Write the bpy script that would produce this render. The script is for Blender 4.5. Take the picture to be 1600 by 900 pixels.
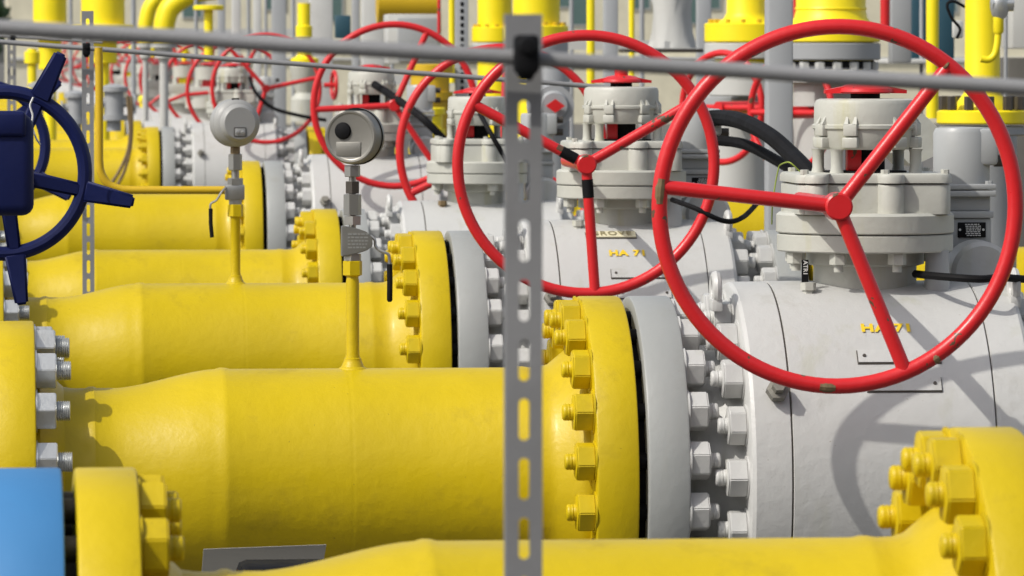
import bpy, bmesh, math, random
from mathutils import Vector, Matrix
random.seed(7)
PI = math.pi
scene = bpy.context.scene
for o in list(bpy.data.objects): bpy.data.objects.remove(o)

# ------------------------------------------------------------------ camera
F = 8800.0; VX, VY = -60.0, 85.0          # focal length in photo pixels, vanishing point of the depth axis
CAMZ = 1.85
nn = math.sqrt((800-VX)**2 + (450-VY)**2 + F*F)
PSI = math.asin((800-VX)/nn)
TH = math.asin((450-VY)/nn/math.cos(PSI))
FW = Vector((math.sin(PSI)*math.cos(TH), math.cos(PSI)*math.cos(TH), -math.sin(TH)))
RT = Vector((math.cos(PSI), -math.sin(PSI), 0))
UP = RT.cross(FW)
cd = bpy.data.cameras.new('camera'); cam = bpy.data.objects.new('camera', cd)
scene.collection.objects.link(cam); scene.camera = cam
cam.matrix_world = Matrix(((RT.x, UP.x, -FW.x, 0), (RT.y, UP.y, -FW.y, 0), (RT.z, UP.z, -FW.z, CAMZ), (0, 0, 0, 1)))
cd.sensor_width = 36; cd.lens = 36*F/1600
cd.clip_start = 0.5; cd.clip_end = 2000
cd.dof.use_dof = True; cd.dof.focus_distance = 13.6; cd.dof.aperture_fstop = 17

# ------------------------------------------------------------------ light
TO_SUN = Vector((-0.45, -0.27, 0.53)).normalized()
ELEV = math.asin(TO_SUN.z); AZ = math.atan2(TO_SUN.x, TO_SUN.y)
w = bpy.data.worlds.new('World'); scene.world = w; w.use_nodes = True
nt = w.node_tree; bg = nt.nodes['Background']
sky = nt.nodes.new('ShaderNodeTexSky'); sky.sky_type = 'NISHITA'; sky.sun_disc = False
sky.sun_elevation = ELEV; sky.sun_rotation = AZ; sky.dust_density = 3.0; sky.ozone_density = 1.0
hs = nt.nodes.new('ShaderNodeHueSaturation'); hs.inputs['Saturation'].default_value = 0.45
nt.links.new(sky.outputs[0], hs.inputs['Color']); nt.links.new(hs.outputs[0], bg.inputs[0])
bg.inputs[1].default_value = 0.15
sd = bpy.data.lights.new('sun', 'SUN'); sun = bpy.data.objects.new('sun', sd); scene.collection.objects.link(sun)
sd.energy = 2.85; sd.angle = math.radians(0.55); sd.color = (1.0, 0.955, 0.87)
sun.rotation_euler = TO_SUN.to_track_quat('Z', 'Y').to_euler()
vs = scene.view_settings
vs.view_transform = 'Standard'; vs.look = 'None'; vs.exposure = 0.0; vs.gamma = 1.0; vs.use_curve_mapping = False

def W(px, py, Y):
    d = FW + RT*((px-800)/F) + UP*(-(py-450)/F)
    p = d*(Y/d.y)
    return Vector((p.x, p.y, p.z+CAMZ))
def SC(Y): return F/Y      # pixels per metre, near enough

# ------------------------------------------------------------------ materials
def paint(name, col, rough=0.38, bump=0.25, bscale=45, var=0.06, dirt=0.25, dcol=(0.09, 0.075, 0.05), chip=0.0,
          ccol=(0.10, 0.05, 0.03), metallic=0.0, stain=0.0, scol=(0.45, 0.42, 0.2), coat=0.0, fine=1.0, spec=0.5):
    m = bpy.data.materials.new(name); m.use_nodes = True; t = m.node_tree; N = t.nodes; L = t.links
    b = N['Principled BSDF']
    tc = N.new('ShaderNodeTexCoord'); oi = N.new('ShaderNodeObjectInfo')
    mul = N.new('ShaderNodeMath'); mul.operation = 'MULTIPLY'; mul.inputs[1].default_value = 37.0
    L.new(oi.outputs['Random'], mul.inputs[0])
    def noise(scale, detail=3, rough_=0.55, vec=None):
        n = N.new('ShaderNodeTexNoise'); n.noise_dimensions = '4D'
        n.inputs['Scale'].default_value = scale; n.inputs['Detail'].default_value = detail
        n.inputs['Roughness'].default_value = rough_
        L.new(vec or tc.outputs['Object'], n.inputs['Vector']); L.new(mul.outputs[0], n.inputs['W'])
        return n
    def ramp(src, a, bb):
        r = N.new('ShaderNodeMapRange'); r.inputs[1].default_value = a; r.inputs[2].default_value = bb
        L.new(src, r.inputs[0]); return r.outputs[0]
    def mix(fac, c1, c2):
        x = N.new('ShaderNodeMix'); x.data_type = 'RGBA'
        for s, v in ((0, fac), (6, c1), (7, c2)):
            if isinstance(v, (int, float)): x.inputs[s].default_value = v
            elif isinstance(v, tuple): x.inputs[s].default_value = (*v, 1)
            else: L.new(v, x.inputs[s])
        return x.outputs[2]
    c = mix(ramp(noise(3.0, 4).outputs[0], 0.3, 0.7), tuple(min(1, k*(1-var)) for k in col), tuple(min(1, k*(1+var)) for k in col))
    if dirt:
        d1 = ramp(noise(7, 6, 0.7).outputs[0], 0.56, 0.80)
        dm = N.new('ShaderNodeMath'); dm.operation = 'MULTIPLY'; dm.inputs[1].default_value = dirt; L.new(d1, dm.inputs[0])
        c = mix(dm.outputs[0], c, dcol)
        d2 = ramp(noise(120, 2, 0.5).outputs[0], 0.74, 0.78)
        dm = N.new('ShaderNodeMath'); dm.operation = 'MULTIPLY'; dm.inputs[1].default_value = min(1, dirt*1.6); L.new(d2, dm.inputs[0])
        c = mix(dm.outputs[0], c, dcol)
    if stain:
        mp = N.new('ShaderNodeMapping'); mp.inputs['Scale'].default_value = (9, 9, 1.2); L.new(tc.outputs['Object'], mp.inputs[0])
        s1 = ramp(noise(1.6, 4, 0.6, mp.outputs[0]).outputs[0], 0.58, 0.72)
        dm = N.new('ShaderNodeMath'); dm.operation = 'MULTIPLY'; dm.inputs[1].default_value = stain; L.new(s1, dm.inputs[0])
        c = mix(dm.outputs[0], c, scol)
    if chip:
        cn = ramp(noise(16, 3, 0.6).outputs[0], 0.74-chip, 0.745-chip)
        c = mix(cn, c, ccol)
    L.new(c, b.inputs['Base Color'])
    rr = ramp(noise(14, 3).outputs[0], 0.2, 0.8)
    rm = N.new('ShaderNodeMapRange'); rm.inputs[3].default_value = rough*0.8; rm.inputs[4].default_value = min(1, rough*1.25)
    L.new(rr, rm.inputs[0]); L.new(rm.outputs[0], b.inputs['Roughness'])
    b.inputs['Metallic'].default_value = metallic
    b.inputs['Specular IOR Level'].default_value = spec
    if coat: b.inputs['Coat Weight'].default_value = coat; b.inputs['Coat Roughness'].default_value = 0.2
    if bump:
        n1 = noise(bscale, 4, 0.6); n2 = noise(9, 2)
        bp = N.new('ShaderNodeBump'); bp.inputs['Strength'].default_value = bump; bp.inputs['Distance'].default_value = 0.003
        L.new(n1.outputs[0], bp.inputs['Height'])
        bp2 = N.new('ShaderNodeBump'); bp2.inputs['Strength'].default_value = bump*0.3; bp2.inputs['Distance'].default_value = 0.008
        L.new(n2.outputs[0], bp2.inputs['Height']); L.new(bp.outputs[0], bp2.inputs['Normal'])
        L.new(bp2.outputs[0], b.inputs['Normal'])
    return m

M = {}
M['yellow'] = paint('yellow_paint', (0.565, 0.415, 0.0015), 0.44, 0.55, 34, 0.09, 0.40, (0.16, 0.10, 0.015), coat=0.06, spec=0.38, stain=0.12, scol=(0.45, 0.30, 0.01))
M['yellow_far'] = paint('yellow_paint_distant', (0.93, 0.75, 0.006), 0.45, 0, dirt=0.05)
M['gold'] = paint('ochre_yellow_paint', (0.62, 0.40, 0.010), 0.5, 0.1, dirt=0.1)
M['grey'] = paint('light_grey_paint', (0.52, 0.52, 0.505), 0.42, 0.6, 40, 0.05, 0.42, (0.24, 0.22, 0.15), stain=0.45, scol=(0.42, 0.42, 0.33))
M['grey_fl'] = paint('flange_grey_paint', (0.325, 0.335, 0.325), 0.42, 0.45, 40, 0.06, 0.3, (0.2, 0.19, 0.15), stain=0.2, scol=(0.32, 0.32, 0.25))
M['greyw'] = paint('warm_grey_gearbox_paint', (0.48, 0.48, 0.43), 0.45, 0.6, 35, 0.05, 0.28, (0.20, 0.19, 0.12), stain=0.55, scol=(0.42, 0.40, 0.20))
M['grey2'] = paint('mid_grey_enamel', (0.40, 0.41, 0.41), 0.35, 0.12, 60, 0.03, 0.12, (0.15, 0.14, 0.10))
M['grey_flat'] = paint('distant_grey_paint', (0.33, 0.34, 0.35), 0.55, 0, dirt=0.1)
M['grey_pale'] = paint('distant_pale_grey_paint', (0.50, 0.50, 0.48), 0.6, 0, dirt=0.12)
M['red'] = paint('red_paint', (0.62, 0.018, 0.022), 0.33, 0.25, 60, 0.08, 0.10, (0.18, 0.01, 0.01), chip=0.085, ccol=(0.12, 0.07, 0.04))
M['navy'] = paint('navy_blue_paint', (0.006, 0.011, 0.070), 0.5, 0.2, 60, 0.08, 0.08, (0.02, 0.02, 0.05), spec=0.25)
M['blue'] = paint('sky_blue_paint', (0.05, 0.21, 0.46), 0.6, 0.15, 30, 0.05, 0.15, (0.05, 0.12, 0.3))
M['zinc'] = paint('zinc_plated_steel', (0.62, 0.63, 0.62), 0.32, 0.3, 90, 0.15, 0.4, (0.08, 0.07, 0.05), metallic=0.75)
M['steel'] = paint('stainless_steel', (0.44, 0.43, 0.40), 0.36, 0.1, 90, 0.06, 0.2, (0.15, 0.13, 0.09), metallic=0.85)
M['galv'] = paint('galvanised_steel', (0.27, 0.27, 0.275), 0.55, 0.15, 70, 0.15, 0.3, (0.10, 0.10, 0.09), metallic=0.2)
M['black'] = paint('black_rubber', (0.005, 0.005, 0.006), 0.7, 0.15, 60, 0.1, 0, spec=0.2)
M['dark'] = paint('dark_bronze_fitting', (0.07, 0.06, 0.05), 0.5, 0.2, 60, 0.1, 0.1, metallic=0.3)
M['rust'] = paint('brown_weathered_brass', (0.20, 0.14, 0.07), 0.6, 0.3, 60, 0.2, 0.3, metallic=0.3)
M['steel2'] = paint('brushed_steel_case', (0.26, 0.25, 0.225), 0.42, 0.08, 90, 0.05, 0.15, (0.15, 0.13, 0.09), metallic=0.6)
M['bleed'] = paint('weathered_grey_fitting', (0.22, 0.21, 0.18), 0.55, 0.5, 60, 0.2, 0.8, (0.05, 0.045, 0.035), metallic=0.2)
M['white'] = paint('white_sheet', (0.70, 0.70, 0.68), 0.6, 0, dirt=0.1)
M['cream'] = paint('cream_cast_plate', (0.72, 0.67, 0.47), 0.55, 0.3, 90, 0.05, 0.15)
M['letter_tan'] = paint('tan_lettering', (0.45, 0.40, 0.24), 0.6, 0.1, dirt=0.3)
M['label_yellow'] = paint('yellow_lettering', (0.80, 0.55, 0.02), 0.6, 0.1, dirt=0.3, dcol=(0.6, 0.6, 0.55))
M['teal'] = paint('teal_enamel', (0.02, 0.07, 0.10), 0.5, 0, dirt=0)
M['beige'] = paint('beige_render_wall', (0.62, 0.58, 0.44), 0.8, 0, var=0.08, dirt=0.2)
M['concrete'] = paint('concrete_ground', (0.11, 0.105, 0.095), 0.9, 0.4, 30, 0.12, 0.5, (0.06, 0.055, 0.05))
M['gauge'] = paint('pale_grey_gauge_enamel', (0.33, 0.33, 0.32), 0.45, 0.05, dirt=0.15)
M['olive'] = paint('green_yellow_wire', (0.25, 0.32, 0.04), 0.6, 0, dirt=0)
M['blocker'] = paint('blocker_dark', (0.09, 0.095, 0.095), 0.6, 0, dirt=0.2)  # dark surface of the unseen block added to hold back low sky light
M['glass'] = paint('window_glass', (0.10, 0.16, 0.15), 0.15, 0, dirt=0)
M['leaf'] = paint('green_leaves', (0.05, 0.10, 0.03), 0.7, 0, var=0.3, dirt=0)
M['bark'] = paint('brown_bark', (0.12, 0.09, 0.06), 0.9, 0.3, dirt=0)

# ------------------------------------------------------------------ mesh helpers
COL = scene.collection
def link(name, bm, mat, parent=None, loc=(0, 0, 0), rot=(0, 0, 0), sharp=32):
    bmesh.ops.recalc_face_normals(bm, faces=bm.faces)
    me = bpy.data.meshes.new(name); bm.to_mesh(me); bm.free()
    mats = mat if isinstance(mat, (list, tuple)) else [mat]
    for k in mats: me.materials.append(M[k])
    for p in me.polygons: p.use_smooth = True
    me.set_sharp_from_angle(angle=math.radians(sharp))
    o = bpy.data.objects.new(name, me); COL.objects.link(o)
    o.location = loc; o.rotation_euler = rot
    if parent: o.parent = parent
    return o
def root(name, loc, label, cat, group=None, rz=0):
    o = bpy.data.objects.new(name, None); COL.objects.link(o); o.empty_display_size = 0.1
    o.location = loc; o.rotation_euler = (0, 0, rz); tag(o, label, cat, group); return o
def tag(o, label, cat, group=None):
    o['label'] = label; o['category'] = cat
    if group: o['group'] = group
    return o
def copy_tree(o, parent=None):
    c = o.copy(); COL.objects.link(c)
    if parent: c.parent = parent
    for ch in o.children: copy_tree(ch, c)
    return c
AX = {'x': Matrix(((0, 0, 1, 0), (0, 1, 0, 0), (-1, 0, 0, 0), (0, 0, 0, 1))), 'y': Matrix(((1, 0, 0, 0), (0, 0, 1, 0), (0, -1, 0, 0), (0, 0, 0, 1))), 'z': Matrix.Identity(4)}
def lathe(bm, prof, axis='x', seg=64, origin=(0, 0, 0), mi=0, wob=None, phase=0.0):
    """prof: list of (t, r) along the axis"""
    A = AX[axis]; O = Vector(origin); rings = []
    for t, r in prof:
        if r < 1e-6: rings.append([bm.verts.new(O + A @ Vector((0, 0, t)))])
        else:
            rings.append([bm.verts.new(O + A @ Vector((r*math.cos(a)*(wob(a, t) if wob else 1), r*math.sin(a)*(wob(a, t) if wob else 1), t)))
                          for a in [2*PI*i/seg+phase for i in range(seg)]])
    for a, b in zip(rings, rings[1:]):
        for i in range(seg):
            j = (i+1) % seg
            if len(a) == 1 and len(b) == 1: continue
            if len(a) == 1: f = (a[0], b[i], b[j])
            elif len(b) == 1: f = (a[i], a[j], b[0])
            else: f = (a[i], a[j], b[j], b[i])
            bm.faces.new(f).material_index = mi
    for rg in (rings[0], rings[-1]):
        if len(rg) > 2: bm.faces.new(rg).material_index = mi
    return bm
def cyl(bm, a, b, r, r2=None, seg=16, mi=0):
    a = Vector(a); b = Vector(b); d = b-a; q = d.to_track_quat('Z', 'Y'); r2 = r if r2 is None else r2
    A = [bm.verts.new(a + q @ Vector((r*math.cos(2*PI*i/seg), r*math.sin(2*PI*i/seg), 0))) for i in range(seg)]
    B = [bm.verts.new(b + q @ Vector((r2*math.cos(2*PI*i/seg), r2*math.sin(2*PI*i/seg), 0))) for i in range(seg)]
    for i in range(seg):
        j = (i+1) % seg; bm.faces.new((A[i], A[j], B[j], B[i])).material_index = mi
    bm.faces.new(A).material_index = mi; bm.faces.new(B).material_index = mi
    return bm
def box(bm, x0, x1, y0, y1, z0, z1, bev=0.0, mi=0, seg=2):
    vs_ = [bm.verts.new((x, y, z)) for x in (x0, x1) for y in (y0, y1) for z in (z0, z1)]
    fs = [bm.faces.new([vs_[i] for i in q]) for q in ((0, 1, 3, 2), (4, 6, 7, 5), (0, 4, 5, 1), (2, 3, 7, 6), (0, 2, 6, 4), (1, 5, 7, 3))]
    for f in fs: f.material_index = mi
    if bev: bmesh.ops.bevel(bm, geom=list({e for f in fs for e in f.edges}), offset=bev, segments=seg, affect='EDGES', profile=0.5, material=-1)
    return bm
def smooth_path(pts, n=8):
    P = [Vector(p) for p in pts]; P = [P[0]*2-P[1]] + P + [P[-1]*2-P[-2]]; out = []
    for i in range(1, len(P)-2):
        for k in range(n):
            t = k/n; a, b, c, d = P[i-1], P[i], P[i+1], P[i+2]
            out.append(0.5*((2*b)+(c-a)*t+(2*a-5*b+4*c-d)*t*t+(-a+3*b-3*c+d)*t**3))
    out.append(P[-2]); return out
def tube(bm, pts, r, seg=12, closed=False, mi=0, rf=None, flat=1.0):
    pts = [Vector(p) for p in pts]; n = len(pts); rings = []; nrm = None
    for i in range(n):
        if closed: d = (pts[(i+1) % n]-pts[i-1]).normalized()
        else: d = (pts[min(i+1, n-1)]-pts[max(i-1, 0)]).normalized()
        if nrm is None:
            nrm = d.orthogonal().normalized()
            if abs(d.y) < 0.95: nrm = (Vector((0, 1, 0))-d*d.y).normalized()
        nrm = (nrm-d*nrm.dot(d)).normalized(); bn = d.cross(nrm)
        rr = rf(i/(n-1)) if rf else r
        rings.append([bm.verts.new(pts[i]+nrm*rr*flat*math.cos(2*PI*k/seg)+bn*rr*math.sin(2*PI*k/seg)) for k in range(seg)])
    for i in range(n if closed else n-1):
        a, b = rings[i], rings[(i+1) % n]
        for k in range(seg):
            j = (k+1) % seg; bm.faces.new((a[k], a[j], b[j], b[k])).material_index = mi
    if not closed: bm.faces.new(rings[0]).material_index = mi; bm.faces.new(rings[-1]).material_index = mi
    return bm
def BM(): return bmesh.new()
def hexprism(bm, t0, t1, R, axis='x', origin=(0, 0, 0), ch=0.006, phase=0.0, mi=0):
    lathe(bm, [(t0, R-ch), (t0+ch*0.6, R), (t1-ch*0.6, R), (t1, R-ch)], axis, 6, origin, mi, phase=phase); return bm

def nut_mesh(painted=True):
    bm = BM(); h = 0.042
    hexprism(bm, 0, h, 0.0425, ch=0.0035)
    bmesh.ops.bevel(bm, geom=[e for e in bm.edges], offset=0.0022 if painted else 0.0012, segments=2, affect='EDGES')
    p = [(h-0.002, 0.0)]; p = [(h-0.002, 0.021)]
    if painted:
        p = [(h-0.002, 0.0175), (h+0.004, 0.0175), (h+0.006, 0.0165), (h+0.009, 0.0178), (h+0.012, 0.0166), (h+0.015, 0.0176), (h+0.019, 0.0165), (h+0.0215, 0.0135), (h+0.022, 0.0)]
    else:
        k = h
        for i in range(6): p += [(k, 0.0215), (k+0.0022, 0.0188), (k+0.0044, 0.0215)]; k += 0.0046
        p += [(k+0.001, 0.017), (k+0.0012, 0.0)]
    lathe(bm, p, 'x', 20)
    lathe(bm, [(-0.001, 0.045), (0.003, 0.045), (0.003, 0.03)], 'x', 24)   # washer
    return bm
def make_proto(mat, painted):
    o = link('stud_nut', nut_mesh(painted), mat, sharp=40); me = o.data; bpy.data.objects.remove(o); return me
NUT = {'yellow': make_proto('yellow', True), 'grey': make_proto('grey', True), 'zinc': make_proto('zinc', False)}
def nuts(flange, kind, xf, R, n, off, side, dz=0.0, sizes=1.0):
    """ring of nuts on a flange face; side = +1 nuts point to +x"""
    for i in range(n):
        a = math.radians(off + 360.0*i/n)      # angle measured from the camera side (-y) upwards
        o = bpy.data.objects.new('stud_nut', NUT[kind]); COL.objects.link(o); o.parent = flange
        o.location = (xf, -R*math.cos(a), R*math.sin(a))
        spin = random.uniform(-0.22, 0.22) + 0.35
        o.rotation_euler = (spin, 0, 0 if side > 0 else PI)
        s = sizes*random.uniform(1.04, 1.10); o.scale = (random.uniform(0.98, 1.14)*sizes, s, s)
def flange_bm(x0, x1, R, rin=0.1, ch=0.006, seg=128):
    return lathe(BM(), [(x0, rin), (x0, R-ch), (x0+ch*0.3, R-ch*0.3), (x0+ch, R), (x1-ch, R), (x1-ch*0.3, R-ch*0.3), (x1, R-ch), (x1, rin)], 'x', seg)

# ------------------------------------------------------------------ rows of pipework
AXZ = CAMZ-0.957
#        Y      dz     left shift
ROWS = {0: (8.18, 0.0, 0.09), 1: (12.72, 0.0, 0.0), 2: (17.5, 0.0, -0.035), 3: (22.45, -0.067, -0.06), 4: (28.3, 0.015, -0.06), 5: (42.9, 0.0, -0.05)}
XP = 0.85; XV = 2.052
def spool(k, label, group='yellow pipe runs in parallel rows', nutk='zinc', with_nuts=True):
    Y, dz, ls = ROWS[k]; rs = 0.06 if k == 0 else 0.0
    r = root('yellow_pipe', (XP, Y, AXZ+dz), label, 'pipe', group)
    X = lambda x: x-XP
    L_ = lambda x: x+ls-XP
    seg = 160 if k < 3 else 96
    p = [(L_(0.155), 0.262), (L_(0.17), 0.262), (L_(0.20), 0.232), (L_(0.225), 0.2075), (L_(0.245), 0.204), (L_(0.275), 0.204)]
    p += [(L_(0.283), 0.2075), (L_(0.293), 0.208), (L_(0.301), 0.2045), (L_(0.345), 0.204)]
    for i in range(1, 12):
        t = i/12; s = t*t*(3-2*t)*0.6 + t*0.4
        p.append((L_(0.345+t*0.22), 0.204+0.042*s))
    p += [(L_(0.567), 0.246), (L_(0.578), 0.2492), (L_(0.590), 0.2488), (L_(0.600), 0.246)]
    if k: p += [(X(0.856), 0.246), (X(0.861), 0.2462), (X(0.8645), 0.2457), (X(0.868), 0.2462), (X(0.873), 0.246)]
    p += [(X(1.245+rs), 0.246), (X(1.255+rs), 0.2485), (X(1.266+rs), 0.2485), (X(1.28+rs), 0.246), (X(1.305+rs), 0.247), (X(1.325+rs), 0.253), (X(1.365+rs), 0.286), (X(1.382+rs), 0.296), (X(1.398+rs), 0.298)]
    link('pipe', lathe(BM(), p, 'x', seg), 'yellow', r, sharp=25)
    lf = link('flange', flange_bm(L_(0.07), L_(0.16), 0.357), 'yellow', r)
    rf = link('flange', flange_bm(X(1.392+rs), X(1.486+rs), 0.4075), 'yellow', r)
    if with_nuts:
        nuts(lf, nutk, L_(0.16), 0.305, 16, 11.25, 1)
        nuts(rf, 'yellow', X(1.392+rs), 0.361, 20, 9, -1)
        bm = BM()
        for i in range(20):
            a = math.radians(9+18*i); cyl(bm, (X(1.48+rs), -0.361*math.cos(a), 0.361*math.sin(a)), (X(1.512+rs), -0.361*math.cos(a), 0.361*math.sin(a)), 0.019, seg=12)
        link('stud_ring', lathe(bm, [(X(1.482+rs), 0.352), (X(1.51+rs), 0.352)], 'x', 64), 'black', r)
    return r
def right_spool(k, label, group='yellow pipes beyond the valves'):
    Y, dz, ls = ROWS[k]
    r = root('yellow_pipe', (3.6, Y, AXZ+dz), label, 'pipe', group)
    X = lambda x: x-3.6
    link('pipe', lathe(BM(), [(X(2.71), 0.296), (X(2.74), 0.286), (X(2.79), 0.25), (X(2.85), 0.246), (X(5.2), 0.246), (X(5.2), 0.2)], 'x', 96), 'yellow', r)
    f = link('flange', flange_bm(X(2.618), X(2.712), 0.4075), 'yellow', r)
    nuts(f, 'yellow', X(2.712), 0.361, 20, 9, 1)
    return r

def text_mesh(body, size, bold=0.0, spacing=1.0):
    cu = bpy.data.curves.new('t', 'FONT'); cu.body = body; cu.size = size; cu.offset = bold; cu.space_character = spacing
    cu.align_x = 'CENTER'; cu.align_y = 'CENTER'; cu.resolution_u = 3
    o = bpy.data.objects.new('t', cu); COL.objects.link(o)
    bpy.context.view_layer.update()
    me = bpy.data.meshes.new_from_object(o.evaluated_get(bpy.context.evaluated_depsgraph_get()))
    bpy.data.objects.remove(o); bpy.data.curves.remove(cu); return me
def on_cyl(bm, R, x0, ang):
    """bend flat (x, y) geometry (z = height off the surface) onto the valve body"""
    for v in bm.verts:
        a = ang + v.co.y/R; r = R+v.co.z
        v.co = Vector((x0+v.co.x, -r*math.cos(a), r*math.sin(a)))
def plate_on(bm, R, x0, ang, wx, hy, th=0.004):
    n = 4
    tmp = BM()
    for z in (0, th):
        pass
    g = [[[tmp.verts.new((sx*wx/2, -hy/2+hy*i/n, z)) for i in range(n+1)] for sx in (-1, 1)] for z in (-0.002, th)]
    for z in (0, 1):
        for i in range(n): tmp.faces.new((g[z][0][i], g[z][1][i], g[z][1][i+1], g[z][0][i+1]))
    for s in (0, 1):
        for i in range(n): tmp.faces.new((g[0][s][i], g[0][s][i+1], g[1][s][i+1], g[1][s][i]))
    for i in (0, n): tmp.faces.new((g[0][0][i], g[0][1][i], g[1][1][i], g[1][0][i]))
    on_cyl(tmp, R, x0, ang)
    me = bpy.data.meshes.new('t'); tmp.to_mesh(me); tmp.free(); bm.from_mesh(me); bpy.data.meshes.remove(me)
    return bm
RB = 0.44
def ang_at(zc): return math.asin(min(0.999, zc/RB))
def rounded_plan(bm, hx, hy, z0, z1, rc, bump_xs=(), seg=6, mi=0, ch=0.006):
    """rounded rectangle column with vertical half-round bulges on the front"""
    pts = []
    def arc(cx, cy, a0, a1, r, n):
        for i in range(n+1):
            a = a0+(a1-a0)*i/n; pts.append((cx+r*math.cos(a), cy+r*math.sin(a)))
    arc(-hx+rc, -hy+rc, PI, 1.5*PI, rc, seg)
    for bx, br in bump_xs: arc(bx, -hy, PI, 2*PI, br, 8)
    arc(hx-rc, -hy+rc, 1.5*PI, 2*PI, rc, seg)
    arc(hx-rc, hy-rc, 0, 0.5*PI, rc, seg)
    arc(-hx+rc, hy-rc, 0.5*PI, PI, rc, seg)
    rings = [[bm.verts.new((x*s, y*s, z)) for x, y in pts] for z, s in ((z0, 1), (z1-ch, 1), (z1-ch*0.3, 1-ch*0.3/hx), (z1, 1-ch/hx))]
    n = len(pts)
    for a, b in zip(rings, rings[1:]):
        for i in range(n): bm.faces.new((a[i], a[(i+1) % n], b[(i+1) % n], b[i])).material_index = mi
    bm.faces.new(rings[0]).material_index = mi; bm.faces.new(rings[-1]).material_index = mi
    return bm

def handwheel(parent, loc, R, angs, yaw=0.0, tube_r=0.0172, shaft=0.25, seg=96, mat='red', tilt=0.0, tapes=(), worn=()):
    pts = [(R*math.cos(2*PI*i/seg), 0, R*math.sin(2*PI*i/seg)) for i in range(seg)]
    w_ = link('handwheel', tube(BM(), pts, tube_r, 14, closed=True), mat, parent, loc, (tilt, 0, yaw))
    link('hub', lathe(BM(), [(-0.022, 0.0), (-0.022, 0.026), (-0.019, 0.030), (0.03, 0.031), (0.034, 0.024), (0.04, 0.020), (shaft, 0.018)], 'y', 24), mat, w_)
    for a, r0_, r1_ in tapes:
        c, s = math.cos(math.radians(a)), math.sin(math.radians(a))
        link('tape_band', cyl(BM(), (r0_*c, 0, r0_*s), (r1_*c, 0, r1_*s), tube_r*0.93+0.0012, seg=18), 'black', w_)
    for a0_, a1_, off in worn:
        arc = [((R+off)*math.cos(math.radians(a0_+(a1_-a0_)*i/8)), -0.0075, (R+off)*math.sin(math.radians(a0_+(a1_-a0_)*i/8))) for i in range(9)]
        link('worn_spot', tube(BM(), arc, 0.012, 10, rf=lambda t: 0.0128*(0.86+0.14*math.sin(PI*t))-0.001*abs(math.sin(9*t))), 'rust', w_)
    for a in angs:
        c, s = math.cos(math.radians(a)), math.sin(math.radians(a))
        link('spoke', cyl(BM(), (0.015*c, 0, 0.015*s), ((R-0.005)*c, 0, (R-0.005)*s), tube_r*0.93, seg=16), mat, w_)
    return w_

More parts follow.
